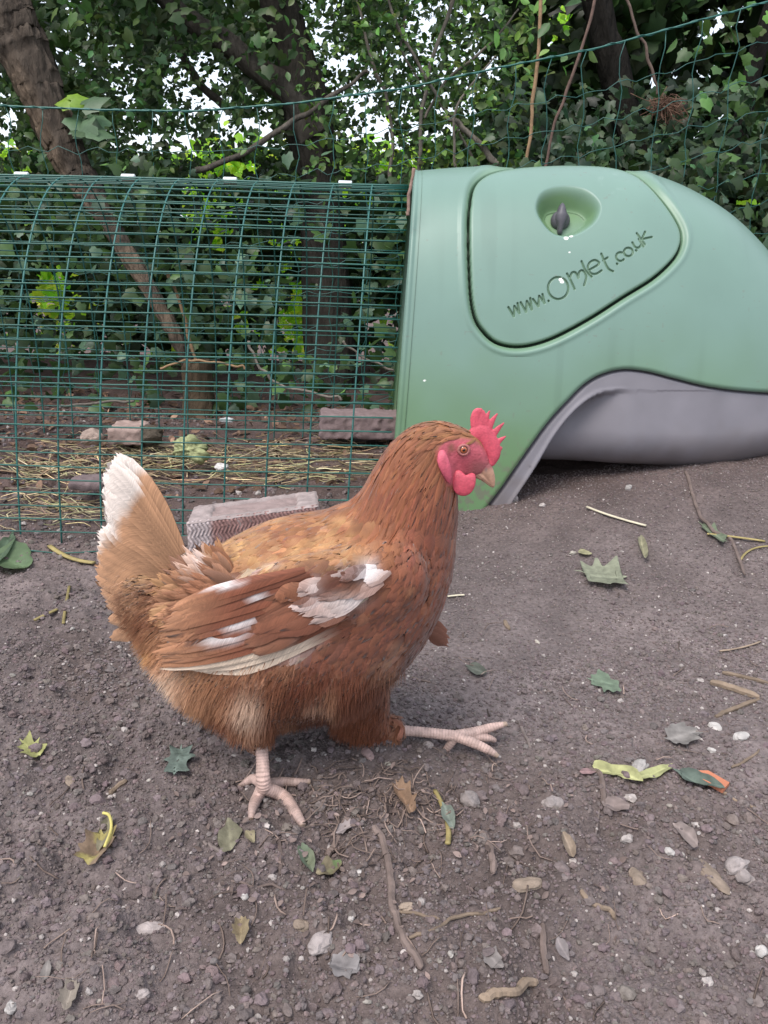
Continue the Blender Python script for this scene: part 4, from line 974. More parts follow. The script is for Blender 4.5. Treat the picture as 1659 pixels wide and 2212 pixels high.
# thin out to an even covering
cells = set(); kept = []
for i in RS.permutation(len(pts_)):
    px, py = [float(v[0]) for v in proj(pts_[i][None])]
    neck = py < 1130 + (px - 880) * .2 and px > 770
    cell = 0.0034 if neck else 0.0060
    key = (neck, int(pts_[i, 0] / cell), int(pts_[i, 1] / cell), int(pts_[i, 2] / cell))
    if key in cells: continue
    cells.add(key); kept.append((i, px, py, neck))
for i, px, py, neck in kept:
    p = pts_[i]
    fd = float(sdf_poly(np.array([px]), np.array([py]), FACE)[0])
    if fd < 3 or px > 1030: continue
    if py > 1585 and 530 < px < 600: continue
    if px > 872 and py > 1535: continue
    t = wdir(px, py) + RS.normal(0, .10, 3)
    base = hen_color(p[None])[0] * math.exp(RS.normal(0, .24)) * np.exp(RS.normal(0, .06, 3) * np.array([.6, 1, 1.3]))
    if neck:
        h = sstep(900, 1120, py + (980 - px) * .5); L = 0.009 + 0.024 * float(h); L = min(L, 0.006 + 0.00022 * max(fd, 0) + .010)
        def col(V_, base=base): return 0.55 * base[None] + 0.45 * hen_color(V_)
        feather(pl_neck, p, t, L * RS.uniform(1.0, 1.5), 0.0028 + 0.0026 * float(h), col, .0003, .0013, 6, .22, rim=.16)
    else:
        fluff = py > 1430 or px < 420
        L = RS.uniform(.020, .030) * (1.0 if not fluff else 1.0); Wd = RS.uniform(.009, .015) * (1 if not fluff else .55)
        if 840 < px: L *= .85; Wd *= .85
        if py > 1540 or px < 330: L *= .75
        def col(V_, base=base): return 0.5 * base[None] + 0.5 * hen_color(V_)
        feather(pl_body, p, t, L, Wd, col, .0006, .0024 if not fluff else .004, 7, .20 if not fluff else .3, rim=.20)
# soft down that breaks the outline of belly, thighs and stern
down = MB()
dn = sample(80000); dx_, dy_ = proj(dn)
zone = np.maximum.reduce([sstep(1400, 1500, dy_) * (dx_ < 900), sstep(400, 330, dx_) * sstep(1200, 1300, dy_) * .9, 0 * dx_])
kz = (RS.uniform(size=len(dn)) < zone) & ~((dy_ > 1585) & (dx_ < 600)) & ~((dx_ > 866) & (dy_ > 1530))
dc = hen_color(dn)
for i in np.where(kz)[0]:
    loc, n_, _, _ = bvh.find_nearest(Vector(dn[i])); n_ = np.array(n_); t = wdir(dx_[i], dy_[i]) + n_ * .42 + RS.normal(0, .22, 3) + np.array([0, 0, -.25]); t /= np.linalg.norm(t)
    L = RS.uniform(.006, .015) * (.55 if 590 < dx_[i] < 720 and dy_[i] > 1520 else 1); sd_ = np.cross(n_, t); sd_ /= np.linalg.norm(sd_) + 1e-9; wd = RS.uniform(.00018, .00045)
    sv = np.array([0, .5, 1.0]); cl_ = dn[i] + n_ * .001 + t * (L * sv)[:, None] + np.array([0, 0, -.28 * L]) * (sv ** 2)[:, None]
    V_ = np.stack([cl_ - sd_ * (wd * np.array([1, .8, .1]))[:, None], cl_ + sd_ * (wd * np.array([1, .8, .1]))[:, None]], 1).reshape(-1, 3)
    c = dc[i] * math.exp(RS.normal(.22, .14)); down.add(V_, np.array([[0, 1, 3, 2], [2, 3, 5, 4]]), c, np.c_[np.repeat(sv, 2), np.zeros(6), np.full(6, RS.uniform(0, 50))])
down.build('down', M_DOWN, hen)
# orange tip of the far wing showing past the breast
for k in range(7):
    r_ = B(905 + k * 3, 1330 + k * 6, .045); e_ = B(955 + 6 * math.sin(k * 2.1) + k * 2, 1358 + k * 6, .055)
    P_ = [r_ + (e_ - r_) * s_ for s_ in np.linspace(0, 1, 6)]
    feather(pl_body, r_, e_ - r_, .03, .014, s2l((160, 105, 84)) * .55, ns=6, pts=P_, nrm0=(0, -1, .2), rag=.1)
pl_body.build('plumage', M_FEATHER, hen); pl_neck.build('neck_hackle', M_FEATHER, hen)

# --- wings: long flight feathers under rows of coverts
def curve_pts(pxs, dys, ns):
    q = catmull(np.c_[np.array(pxs, float), np.array(dys, float) * np.ones(len(pxs))], 6); k = np.linspace(0, len(q) - 1, ns)
    q = np.stack([np.interp(k, np.arange(len(q)), q[:, i]) for i in range(3)], -1)
    return [B(a, b_, c) for a, b_, c in q]
CREAM = s2l((230, 208, 186)) * .78; WHT = s2l((234, 224, 222)) * .82; RUST = s2l((154, 92, 68)) * .66; TAN = s2l((196, 140, 104)) * .68
def grad(c0, c1, a=.35, b=.75, blotch=None):
    def f(V_):
        s = np.repeat(np.linspace(0, 1, len(V_) // 7), 7); k = sstep(a, b, s)[:, None]; c = np.asarray(c0)[None] * (1 - k) + np.asarray(c1)[None] * k
        if blotch is not None:
            px, py = proj(V_); x, y, rx, ry, cc = blotch; g_ = np.exp(-(((px - x) / rx) ** 2 + ((py - y) / ry) ** 2) ** 3)[:, None]; c = c * (1 - g_) + cc * g_
        return c
    return f
def wing_builder(side):
    w = MB()
    flight = [([(760, 1345), (640, 1402), (520, 1440), (392, 1444)], grad(RUST * 1.1, CREAM, .1, .3), .017),
              ([(750, 1330), (620, 1385), (480, 1430), (372, 1438)], grad(RUST, CREAM * .95, .25, .5), .017),
              ([(740, 1318), (600, 1375), (470, 1415), (352, 1430)], grad(RUST * 1.05, TAN, .5, .9), .019),
              ([(730, 1300), (590, 1350), (455, 1398), (342, 1418)], grad(RUST, TAN, .5, .9, (470, 1366, 66, 30, WHT)), .020),
              ([(720, 1285), (580, 1332), (460, 1370), (350, 1395)], grad(RUST, TAN * .95, .6, .95, (505, 1338, 48, 26, WHT * .95)), .020),
              ([(700, 1270), (570, 1310), (450, 1345), (352, 1372)], grad(RUST * .9, TAN * .85, .6, .95), .020),
              ([(680, 1250), (560, 1285), (450, 1315), (360, 1345)], grad(RUST * .95, TAN * .9, .5, .9, (560, 1290, 26, 10, WHT * .8)), .019),
              ([(660, 1230), (560, 1255), (460, 1285), (375, 1318)], grad(RUST, TAN, .5, .9, (480, 1262, 40, 13, WHT * .9)), .018)]
    fl2 = []
    for i in range(len(flight)):
        fl2.append(flight[i])
        if i + 1 < len(flight):
            h = [tuple((np.array(u) + np.array(v)) / 2) for u, v in zip(flight[i][0], flight[i + 1][0])]
            fl2.append((h, grad(RUST * RS.uniform(.75, 1.1), TAN * RS.uniform(.75, 1.05), .45, .95) if i not in (0, 1, 3, 4, 7) else flight[i][1], flight[i][2]))
    flight = fl2
    for i, (pxs, col, Wd) in enumerate(flight):
        i = i / 2; Wd = Wd * .72; pxs = [(x_ + RS.normal(0, 4), y_ + RS.normal(0, 2.5)) for x_, y_ in pxs]
        ys = np.array([-.072, -.080, -.076, -.062]) - i * .0012
        P_ = curve_pts(pxs, ys * (1 if side < 0 else -1), 12)
        feather(w, None, (0, 0, 1), 1, Wd, col, ns=12, rag=.008, pts=P_, nrm0=(0, -side * -1.0 if side < 0 else 1.0, .35) if side > 0 else (0, -1.0, .35), rim=.12)
    # covert rows
    for r, (x0, y0, x1, y1, n, L, Wd) in enumerate([(640, 1392, 500, 1275, 13, .040, .0140), (715, 1375, 560, 1262, 13, .036, .0155), (770, 1350, 620, 1235, 14, .032, .0150), (815, 1320, 680, 1215, 14, .028, .0140), (850, 1290, 730, 1200, 13, .024, .0130), (872, 1255, 790, 1190, 10, .021, .012)]):
        for k in range(n):
            s = (k + RS.uniform(-.2, .2)) / (n - 1); x = x0 + (x1 - x0) * s; y = y0 + (y1 - y0) * s
            p = B(x, y, side * .12); loc, n_, _, _ = bvh.find_nearest(Vector(p)); loc = np.array(loc)
            d = np.array([-1, .42]); t = cr * d[0] - cu * d[1] + RS.normal(0, .05, 3)
            if side > 0: t = np.array([t[0], t[1], t[2]])
            base = hen_color((loc + t * L * .5)[None])[0] * math.exp(RS.normal(0, .15))
            if side > 0: base = RUST * math.exp(RS.normal(0, .13))
            def col(V_, base=base): return .75 * base[None] + .25 * (hen_color(V_) if side < 0 else base[None])
            L = L * RS.uniform(.85, 1.2); ss = np.linspace(0, 1, 8); raw = loc + t * (L * ss)[:, None]; P_ = []
            rx_, ry_ = proj(raw)
            for q_, x_, y_, s_ in zip(raw, rx_, ry_, ss):
                l2, n2, _, _ = bvh.find_nearest(Vector(q_)); q2 = np.array(l2) + np.array(n2) * (.0035 + r * .0004 + .002 * s_)
                dyc = np.interp(x_, [470, 560, 640, 740, 800, 830], [-.078, -.0855, -.0880, -.0835, -.066, -.03]) - r * .0002 - .0012 * s_
                yy_ = min(q2[1], HY + dyc) if side < 0 else max(q2[1], HY - dyc)
                q2[1] = yy_; P_.append(q2)
            feather(w, loc, t, L, Wd * RS.uniform(.7, .95), col, ns=8, rag=.12, rim=.16, pts=np.array(P_), nrm0=(0, side * 1.0, .3))
    return w
w = wing_builder(-1); w.build('wing', M_FEATHER, hen)
w = wing_builder(1); w.build('wing', M_FEATHER, hen)

# --- tail: a narrow fan of broad quills, white at the upper ends
tl = MB()
TW = s2l((240, 226, 216)) * .8; TB = s2l((198, 150, 114)) * .78
quills = [([(395, 1195), (350, 1110), (300, 1035), (252, 982)], TB * .95, .66, .72, .020), ([(388, 1200), (335, 1120), (280, 1040), (240, 1000)], TB, .52, .58, .026), ([(380, 1208), (325, 1130), (268, 1060), (228, 1024)], TB, .50, .58, .028), ([(372, 1216), (318, 1145), (262, 1085), (226, 1062)], TB * 1.05, .52, .62, .028),
          ([(366, 1225), (312, 1165), (262, 1118), (232, 1092)], TB * 1.05, .6, .75, .027), ([(360, 1236), (308, 1185), (264, 1150), (236, 1128)], TB * 1.0, .62, .8, .026), ([(352, 1248), (300, 1208), (256, 1180), (214, 1150)], TB * .95, .75, .95, .024),
          ([(346, 1262), (292, 1235), (248, 1215), (208, 1196)], TB * .95, .9, 1.1, .024), ([(344, 1282), (292, 1268), (248, 1258), (210, 1250)], TB * .95, 1.0, 1.3, .023), ([(346, 1302), (300, 1305), (262, 1305), (232, 1302)], TB * .9, 1.0, 1.4, .022), ([(352, 1330), (312, 1348), (278, 1365), (242, 1378)], TB * .85, 1.0, 1.5, .018)]
quills2 = []
for i in range(len(quills) - 1):
    q0, q1 = quills[i], quills[i + 1]; quills2.append(q0)
    quills2.append(([tuple((np.array(u) + np.array(v)) / 2) for u, v in zip(q0[0], q1[0])], (q0[1] + q1[1]) / 2 * 1.04, (q0[2] + q1[2]) / 2, (q0[3] + q1[3]) / 2, (q0[4] + q1[4]) / 2))
quills = quills2 + quills[-1:]
for i, (pxs, c, a, b_, Wd) in enumerate(quills):
    i = i / 2
    for sgn in (-1, 1):
        off = .006 + .011 * (1 - abs(i - 2) / 10)
        P_ = curve_pts(pxs, np.array([.022, .020, .016, .010]) * sgn - .002 * i * .3 * sgn, 13)
        feather(tl, None, (0, 0, 1), 1, Wd, grad(c * math.exp(RS.normal(0, .06)), TW if b_ <= 1.1 else c * 1.15, a, b_), ns=13, rag=.003, pts=P_, nrm0=(-.25, -1.0 if sgn < 0 else 1.0, .2), rim=.10)
# tail coverts lap over the quill roots
for _ in range(260):
    x = RS.uniform(300, 430); y = RS.uniform(1150, 1330); sgn = -1 if RS.uniform() < .6 else 1
    p = B(x, y, sgn * .08); loc, n_, _, _ = bvh.find_nearest(Vector(p)); loc = np.array(loc)
    ang = np.interp(y, [1150, 1330], [2.15, 3.4]) + RS.normal(0, .15); t = cr * math.cos(ang) + cu * math.sin(ang)
    base = hen_color(loc[None])[0] * math.exp(RS.normal(0, .12))
    L = RS.uniform(.02, .036); P_ = [loc + np.array([0, sgn * (.001 + .003 * s_), 0]) + t * L * s_ for s_ in np.linspace(0, 1, 7)]
    feather(tl, loc, t, L, RS.uniform(.006, .011), base, ns=7, rag=.12, pts=P_, nrm0=(-.2, sgn, .25), rim=.3)
tl.build('tail', M_FEATHER, hen)

# --- comb, wattles, ear lobes, beak, eyes
def slab(outline, y0, thick, mb, puff=0.0):
    o = np.array(outline, float); n = len(o); c = o.mean(0)
    a = np.array([B(x, y, y0 - thick / 2) for x, y in o]); b_ = np.array([B(x, y, y0 + thick / 2) for x, y in o])
    b_[:, [0, 2]] = a[:, [0, 2]]
    ca = B(c[0], c[1], y0 - thick / 2 - puff); cb_ = B(c[0], c[1], y0 + thick / 2 + puff); cb_[[0, 2]] = ca[[0, 2]]
    i = np.arange(n); k = (i + 1) % n
    mb.add(np.vstack([a, b_, [ca], [cb_]]), [np.stack([i, k, n + k, n + i], -1), np.r_[np.stack([k, i, np.full(n, 2 * n)], -1), np.stack([n + i, n + k, np.full(n, 2 * n + 1)], -1)]])
def fleshy(name, mbs, voxel, sm, col, material=M_COMB, shade=None):
    V_, F_ = remeshed(mbs, voxel, sm); px, py = proj(V_)
    c = np.tile(col, (len(V_), 1)) * (1 + .2 * vnoise(px / 7, py / 7, 140) + .26 * vnoise(px / 2.6, py / 2.6, 141))[:, None]
    if shade is not None: c = shade(px, py, c)
    m = MB(); m.add(V_, F_, c); return m.build(name, material, hen)
m = MB()
CB = [(1008, 950), (1014, 925), (1016, 905), (1018, 890), (1026, 881), (1038, 880), (1046, 884), (1047, 893), (1050, 891), (1058, 885), (1057, 897), (1054, 907), (1062, 902), (1075, 891), (1072, 905), (1066, 921), (1074, 918), (1089, 911), (1083, 926), (1073, 943), (1080, 943), (1093, 941), (1088, 955), (1083, 968), (1080, 980), (1072, 1000), (1064, 1008), (1054, 990), (1046, 970), (1032, 955)]
i0 = np.array(CB); slab(CB, 0, .0042, m)
# triangulated flat sides would fold on a concave outline, so the spikes are added as blades of their own
comb_parts = MB()
chain(comb_parts, [(1018, 946, 13, 0, .5), (1036, 934, 20, 0, .36), (1050, 946, 20, 0, .36), (1061, 962, 19, 0, .38), (1066, 982, 15, 0, .45), (1062, 1000, 8, 0, .6)], 5)
for s_ in ([(1030, 925, 13), (1027, 905, 11.5), (1030, 892, 10), (1037, 888, 7)], [(1040, 915, 12), (1042, 898, 8), (1043, 890, 5)], [(1046, 918, 9), (1052, 900, 5.5), (1057, 889, 2.4)], [(1054, 928, 9), (1064, 908, 6), (1074, 894, 2.2)], [(1060, 944, 10), (1076, 926, 6), (1088, 914, 2.2)], [(1066, 962, 10), (1080, 951, 6), (1092, 943, 2.2)], [(1068, 975, 9), (1076, 972, 7), (1082, 968, 4)]):
    chain(comb_parts, [(a, b_, r, 0, .36) for a, b_, r in s_], 5)
RED = s2l((216, 88, 106)) * .74
fleshy('comb', comb_parts, .0006, 3, RED)
for sgn in (-1, 1):
    m = MB(); chain(m, [(990, 1026, 11, sgn * .0100, .45), (995, 1040, 18, sgn * .0122, .28), (1001, 1051, 22, sgn * .0128, .24), (1011, 1042, 17, sgn * .0122, .26), (1019, 1030, 9, sgn * .0095, .5)], 6)
    fleshy('wattle', m, .0006, 3, RED * .92)
    m = MB(); chain(m, [(955, 980, 9, sgn * .0205, .5), (957, 996, 13, sgn * .023, .38), (963, 1014, 12, sgn * .0225, .38), (968, 1030, 8, sgn * .021, .42), (970, 1040, 4, sgn * .0195, .5)], 5)
    def shade(px, py, c):
        k = np.exp(-(((px - 962) / 5) ** 2 + ((py - 992) / 14) ** 2))[:, None]; return c * (1 - .45 * k) + s2l((170, 80, 95)) * .3 * k
    fleshy('earlobe', m, .0006, 3, s2l((222, 104, 124)) * .74, shade=shade)
m = MB(); chain(m, [(1036, 1002, 19, 0, .62), (1047, 1011, 16, 0, .62), (1056, 1024, 12, 0, .62), (1062, 1038, 8, 0, .62), (1065, 1050, 3.5, 0, .7)], 7)
chain(m, [(1030, 1022, 11, 0, .75), (1044, 1032, 7.5, 0, .75), (1056, 1044, 4.5, 0, .75), (1061, 1050, 2.5, 0, .8)], 6)
def bk(px, py, c):
    k = sstep(1008, 1022, py + (px - 1050) * .3)[:, None]; c = s2l((168, 96, 98)) * .75 * (1 - k) + c * k
    ml = np.exp(-((py - (1024 + (px - 1030) * .78)) / 1.6) ** 2)[:, None] * (px > 1028)[:, None]; c = c * (1 - .5 * ml)
    ns_ = np.exp(-(((px - 1050) / 3.2) ** 2 + ((py - 1015) / 5.5) ** 2))[:, None]; return c * (1 - .7 * ns_) + s2l((130, 118, 116)) * .5 * ns_
fleshy('beak', m, .0006, 2, s2l((202, 158, 134)) * .70, M_BEAK, bk)
for sgn in (-1, 1):
    c, n_, _, _ = bvh.find_nearest(Vector(B(1014, 979, sgn * .03))); c = np.array(c) ; nn = np.array([0.10, sgn, .02]); nn /= np.linalg.norm(nn)
    m = MB(); th = np.linspace(0, 2 * math.pi, 25)[:-1]
    a1 = np.cross(nn, [0, 0, 1.0]); a1 /= np.linalg.norm(a1); a2 = np.cross(a1, nn)
    R_, r_ = .0046, .0013; rows = []
    for t_ in th:
        for f_ in np.linspace(0, 2 * math.pi, 9)[:-1]:
            rows.append(c + (a1 * math.cos(t_) + a2 * math.sin(t_) * .92) * (R_ + r_ * math.cos(f_)) + nn * (r_ * math.sin(f_) * .9 + .0006))
    i = np.arange(24)[:, None] * 8; i2_ = ((np.arange(24) + 1) % 24)[:, None] * 8; j = np.arange(8)[None]; k = (j + 1) % 8
    m.add(np.array(rows), np.stack([i + j, i2_ + j, i2_ + k, i + k], -1).reshape(-1, 4), s2l((178, 112, 108)) * .75)
    m.build('eyelid', M_SKIN, hen)
    V_, F_ = uvsphere((0, 0, 0), 1, 40, 30); V_ = V_ * .0044 + c - nn * .0018; dd = (V_ - c + nn * .0018) @ nn / .0044
    cc = np.where((dd > .955)[:, None], np.array([.012, .008, .008]), np.where((dd > .80)[:, None], s2l((178, 96, 58)) * .8, s2l((120, 80, 66)) * .6))
    m = MB(); m.add(V_, F_, cc); m.build('eye', M_EYE, hen)

# ------------------------------------------------------------------ bricks and what lies in the run
def box_mesh(mb, o, ex, ey, ez, col, bev=0.004, rough=0.0015, n=14):
    """a worn block: corner o, edge vectors; rounded and pitted"""
    ex, ey, ez = map(np.asarray, (ex, ey, ez)); Ls = [np.linalg.norm(v) for v in (ex, ey, ez)]; U_ = [v / l for v, l in zip((ex, ey, ez), Ls)]
    def face(a, b_, c, side):
        na = max(3, int(Ls[a] / .004)); nb = max(3, int(Ls[b_] / .004))
        A, B_ = np.meshgrid(np.linspace(0, 1, na), np.linspace(0, 1, nb), indexing='ij'); L3 = np.zeros((na * nb, 3)); L3[:, a] = A.ravel() * Ls[a]; L3[:, b_] = B_.ravel() * Ls[b_]; L3[:, c] = side * Ls[c]
        q = np.clip(L3, bev, np.array(Ls) - bev); d = L3 - q; l = np.linalg.norm(d, axis=1)[:, None]; L3 = np.where(l > 1e-9, q + d / (l + 1e-12) * bev, L3)
        w = np.asarray(o) + L3[:, :1] * U_[0] + L3[:, 1:2] * U_[1] + L3[:, 2:] * U_[2]
        nz = rough * np.stack([vnoise(w[:, 0] * 90 + w[:, 1] * 70, w[:, 2] * 90 + w[:, 1] * 50, 200 + i) for i in range(3)], -1) * 2
        F_ = gridF(na, nb)
        if (side == 0) != ((a, b_, c) in ((0, 2, 1),)): F_ = F_[:, ::-1]
        mb.add(w + nz, F_, col)
    for c, (a, b_) in ((2, (0, 1)), (1, (0, 2)), (0, (1, 2))):
        for sd in (0, 1): face(a, b_, c, sd)
# textured brick with a frog, nearest the hen
Yb = 1.20
p0 = P(403, 1129, Yb); p1 = P(686, 1091, Yb + .085); ex = p1 - p0; ex = ex / np.linalg.norm(ex) * .213
pb = P(424, 1097, Yb + .085); ey = pb - p0; ey = ey - ex * (ey @ ex) / (ex @ ex) * .2; ey = ey / np.linalg.norm(ey) * .10
ez = np.cross(ex, ey); ez = ez / np.linalg.norm(ez) * .065
m = MB(); na, nb = 150, 50                                                 # front face with zigzag ridges
A, B_ = np.meshgrid(np.linspace(0, 1, na), np.linspace(0, 1, nb), indexing='ij'); a = A.ravel(); b_ = B_.ravel()
tri = np.abs(((b_ * .065 / .020) % 1) - .5) * 2; wv = ((a * .213 + tri * .0055) / .0062) % 1; rid = np.abs(wv - .5) * 2
edge = np.minimum(np.minimum(a * .213, (1 - a) * .213), np.minimum(b_ * .065, (1 - b_) * .065)); rid_ = rid * sstep(.002, .006, edge)
n_ = np.cross(ex, ez); n_ /= np.linalg.norm(n_)
if n_[1] > 0: n_ = -n_
V_ = p0 - ez * (1 - b_)[:, None] + ex * a[:, None] + n_ * (rid_ * .0022 - .001 + .001 * vnoise(a * 60, b_ * 20, 211) - .003 * sstep(.003, 0, edge))[:, None]
pal = sstep(.12, -.12, (a - .20) + .30 * vnoise(a * 9, b_ * 4, 212))[:, None] * .65 + .04
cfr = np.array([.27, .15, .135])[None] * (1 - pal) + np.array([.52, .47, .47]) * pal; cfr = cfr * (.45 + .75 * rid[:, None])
m.add(V_, gridF(na, nb), cfr)
nt_ = 90; mt_ = 44                                                          # top face with its frog
A, B_ = np.meshgrid(np.linspace(0, 1, nt_), np.linspace(0, 1, mt_), indexing='ij'); a = A.ravel(); b_ = B_.ravel()
ed_ = np.minimum(np.minimum(a * .213 - .034, (1 - a) * .213 - .034), np.minimum(b_ * .10 - .018, (1 - b_) * .10 - .014)); dp = .013 * sstep(-.002, .011, ed_)
ed2 = np.minimum(np.minimum(a * .213, (1 - a) * .213), np.minimum(b_ * .10, (1 - b_) * .10))
V_ = p0 + ex * a[:, None] + ey * b_[:, None] - ez / .065 * (dp + .003 * sstep(.004, 0, ed2) + .0022 * vnoise(a * 40, b_ * 22, 213))[:, None]
m.add(V_, gridF(nt_, mt_), np.array([.285, .235, .225])[None] * (1 + .3 * vnoise(a * 13, b_ * 7, 214)[:, None]) * (1 - .25 * sstep(.004, .010, dp))[:, None])
box_mesh(m, p0 - ez + ex * .004 / .213 + ey * .012, ex * .99, ey * .88, ez * .94, np.array([.25, .19, .18]), .003)
br = m.build('brick', M_BRICK); tag(br, 'brick with zigzag textured side and hollowed top lying behind the hen', 'brick')
# bricks and stones inside
def lump(px, py, Y, rx, ry, rz_, col, jit=.16, sub=I2, seed=0, mb=None):
    V0 = sub[0]; c = P(px, py, Y); nn = 1 + jit * 2 * (vnoise(V0[:, 0] * 1.6 + seed, V0[:, 1] * 1.6 + V0[:, 2] * 1.3, 220 + seed) + .5 * vnoise(V0[:, 0] * 4 + seed, V0[:, 2] * 4 + V0[:, 1] * 3, 240 + seed) + .28 * vnoise(V0[:, 0] * 9 + seed, V0[:, 2] * 9 + V0[:, 1] * 7, 250 + seed))
    m = mb or MB(); m.add(V0 * nn[:, None] * np.array([rx, ry, rz_]) + c, sub[1], np.asarray(col)[None] * (1 + .6 * vnoise(V0[:, 0] * 3, V0[:, 2] * 3 + V0[:, 1] * 2, 260 + seed)[:, None])); return m
def yaw(a, l): return np.array([math.cos(a), math.sin(a), 0]) * l
for pxl, pyb, Y, L, Dp, Hh, a, c, lab in ((232, 962, 1.98, .085, .10, .042, .05, (.34, .25, .22), 'pinkish brick half behind the mesh between a small stone and a dark one'),
                                     (690, 948, 2.02, .20, .10, .060, .05, (.22, .165, .165), 'long dull purple brick beside the left edge of the coop'),
                                     (148, 1062, 1.62, .07, .06, .020, .2, (.17, .13, .13), 'flat brown brick piece half buried in the straw at the left')):
    p0_ = P(pxl, pyb, Y); m = MB(); box_mesh(m, p0_, yaw(a, L), yaw(a + math.pi / 2, Dp), (0, 0, Hh), np.array(c), .006, .003); tag(m.build('brick', M_BRICK), lab, 'brick')
m = lump(198, 945, 1.95, .026, .03, .020, (.33, .25, .21), seed=1); tag(m.build('stone', M_STONE, smooth=False), 'small pinkish stone left of the brick behind the mesh', 'stone')
m = lump(322, 940, 2.02, .034, .03, .024, (.075, .06, .045), seed=2); tag(m.build('stone', M_STONE, smooth=False), 'dark brown stone right of the brick behind the mesh', 'stone')
m = lump(411, 972, 1.86, .036, .03, .025, (.31, .33, .17), jit=.36, sub=icosphere(4), seed=12); tag(m.build('cabbage_heart', M_STONE), 'pale yellow green rounded lump lying on the straw in the run', 'vegetable')
m = lump(478, 1008, 1.8, .016, .012, .008, (.55, .52, .5), seed=4); tag(m.build('stone', M_STONE, smooth=False), 'small white stone on the straw right of the green lump', 'stone')
m = lump(490, 908, 2.2, .022, .012, .007, (.5, .5, .5), seed=5); tag(m.build('stone', M_STONE, smooth=False), 'flat whitish stone in front of the stump', 'stone')
# straw
def gzp(x, y, o=0.0): return np.array([x, y, float(gz(x, y)) + o])
m = MB()
def strand(m, x, y, a, L, r, c, lift=.004):
    n = 5; s = np.linspace(-.5, .5, n); bend = RS.normal(0, .12) * L
    X = x + math.cos(a) * L * s - math.sin(a) * bend * (.25 - s * s) * 4; Y_ = y + math.sin(a) * L * s + math.cos(a) * bend * (.25 - s * s) * 4
    tilt = RS.normal(0, .10) * L
    Z = gz(X, Y_) + lift + tilt * s + abs(tilt) * .5
    Vt, Ft = tube(np.stack([X, Y_, Z], -1), r, 4, .6); m.add(Vt, Ft, c)
for _ in range(760):
    k = RS.choice(5, p=[.2, .28, .22, .16, .14])
    cx, cy, sx, sy = [(150, 1020, 120, 14), (330, 1000, 160, 22), (640, 985, 130, 22), (130, 1110, 90, 22), (600, 1030, 130, 14)][k]
    px, py = RS.normal(cx, sx), RS.normal(cy, sy)
    if px > 850 or py > 1150 or py < 930: continue
    g_ = GH(px, py)
    c = np.array([.40, .325, .19]) * math.exp(RS.normal(-.15, .5)) * np.exp(RS.normal(0, .08, 3))
    strand(m, g_[0], g_[1], RS.normal(0, .55) + (math.pi if RS.uniform() < .5 else 0), RS.uniform(.02, .11), RS.uniform(.0007, .0019), c, RS.uniform(.002, .014))
tag(m.build('straw', M_STRAW), 'loose yellow straw strewn over the damp earth inside the run', 'straw', kind='stuff')
# litter of dead leaf scraps under the hedge
m = MB(); n = 1500; x = RS.uniform(-1.5, .1, n); y = RS.uniform(1.7, 2.7, n)
add_leaves(m, np.c_[x, y, gz(x, y) + .006], RS.uniform(.008, .032, n), np.array([.16, .10, .07])[None] * np.exp(RS.normal(0, .5, (n, 1))), 'oval', face=(0, -.2, 1), spread=.5, hang=0)
tag(m.build('leaf_litter', M_DRYLEAF), 'brown leaf scraps under the hedge behind the run', 'leaf litter', kind='stuff')

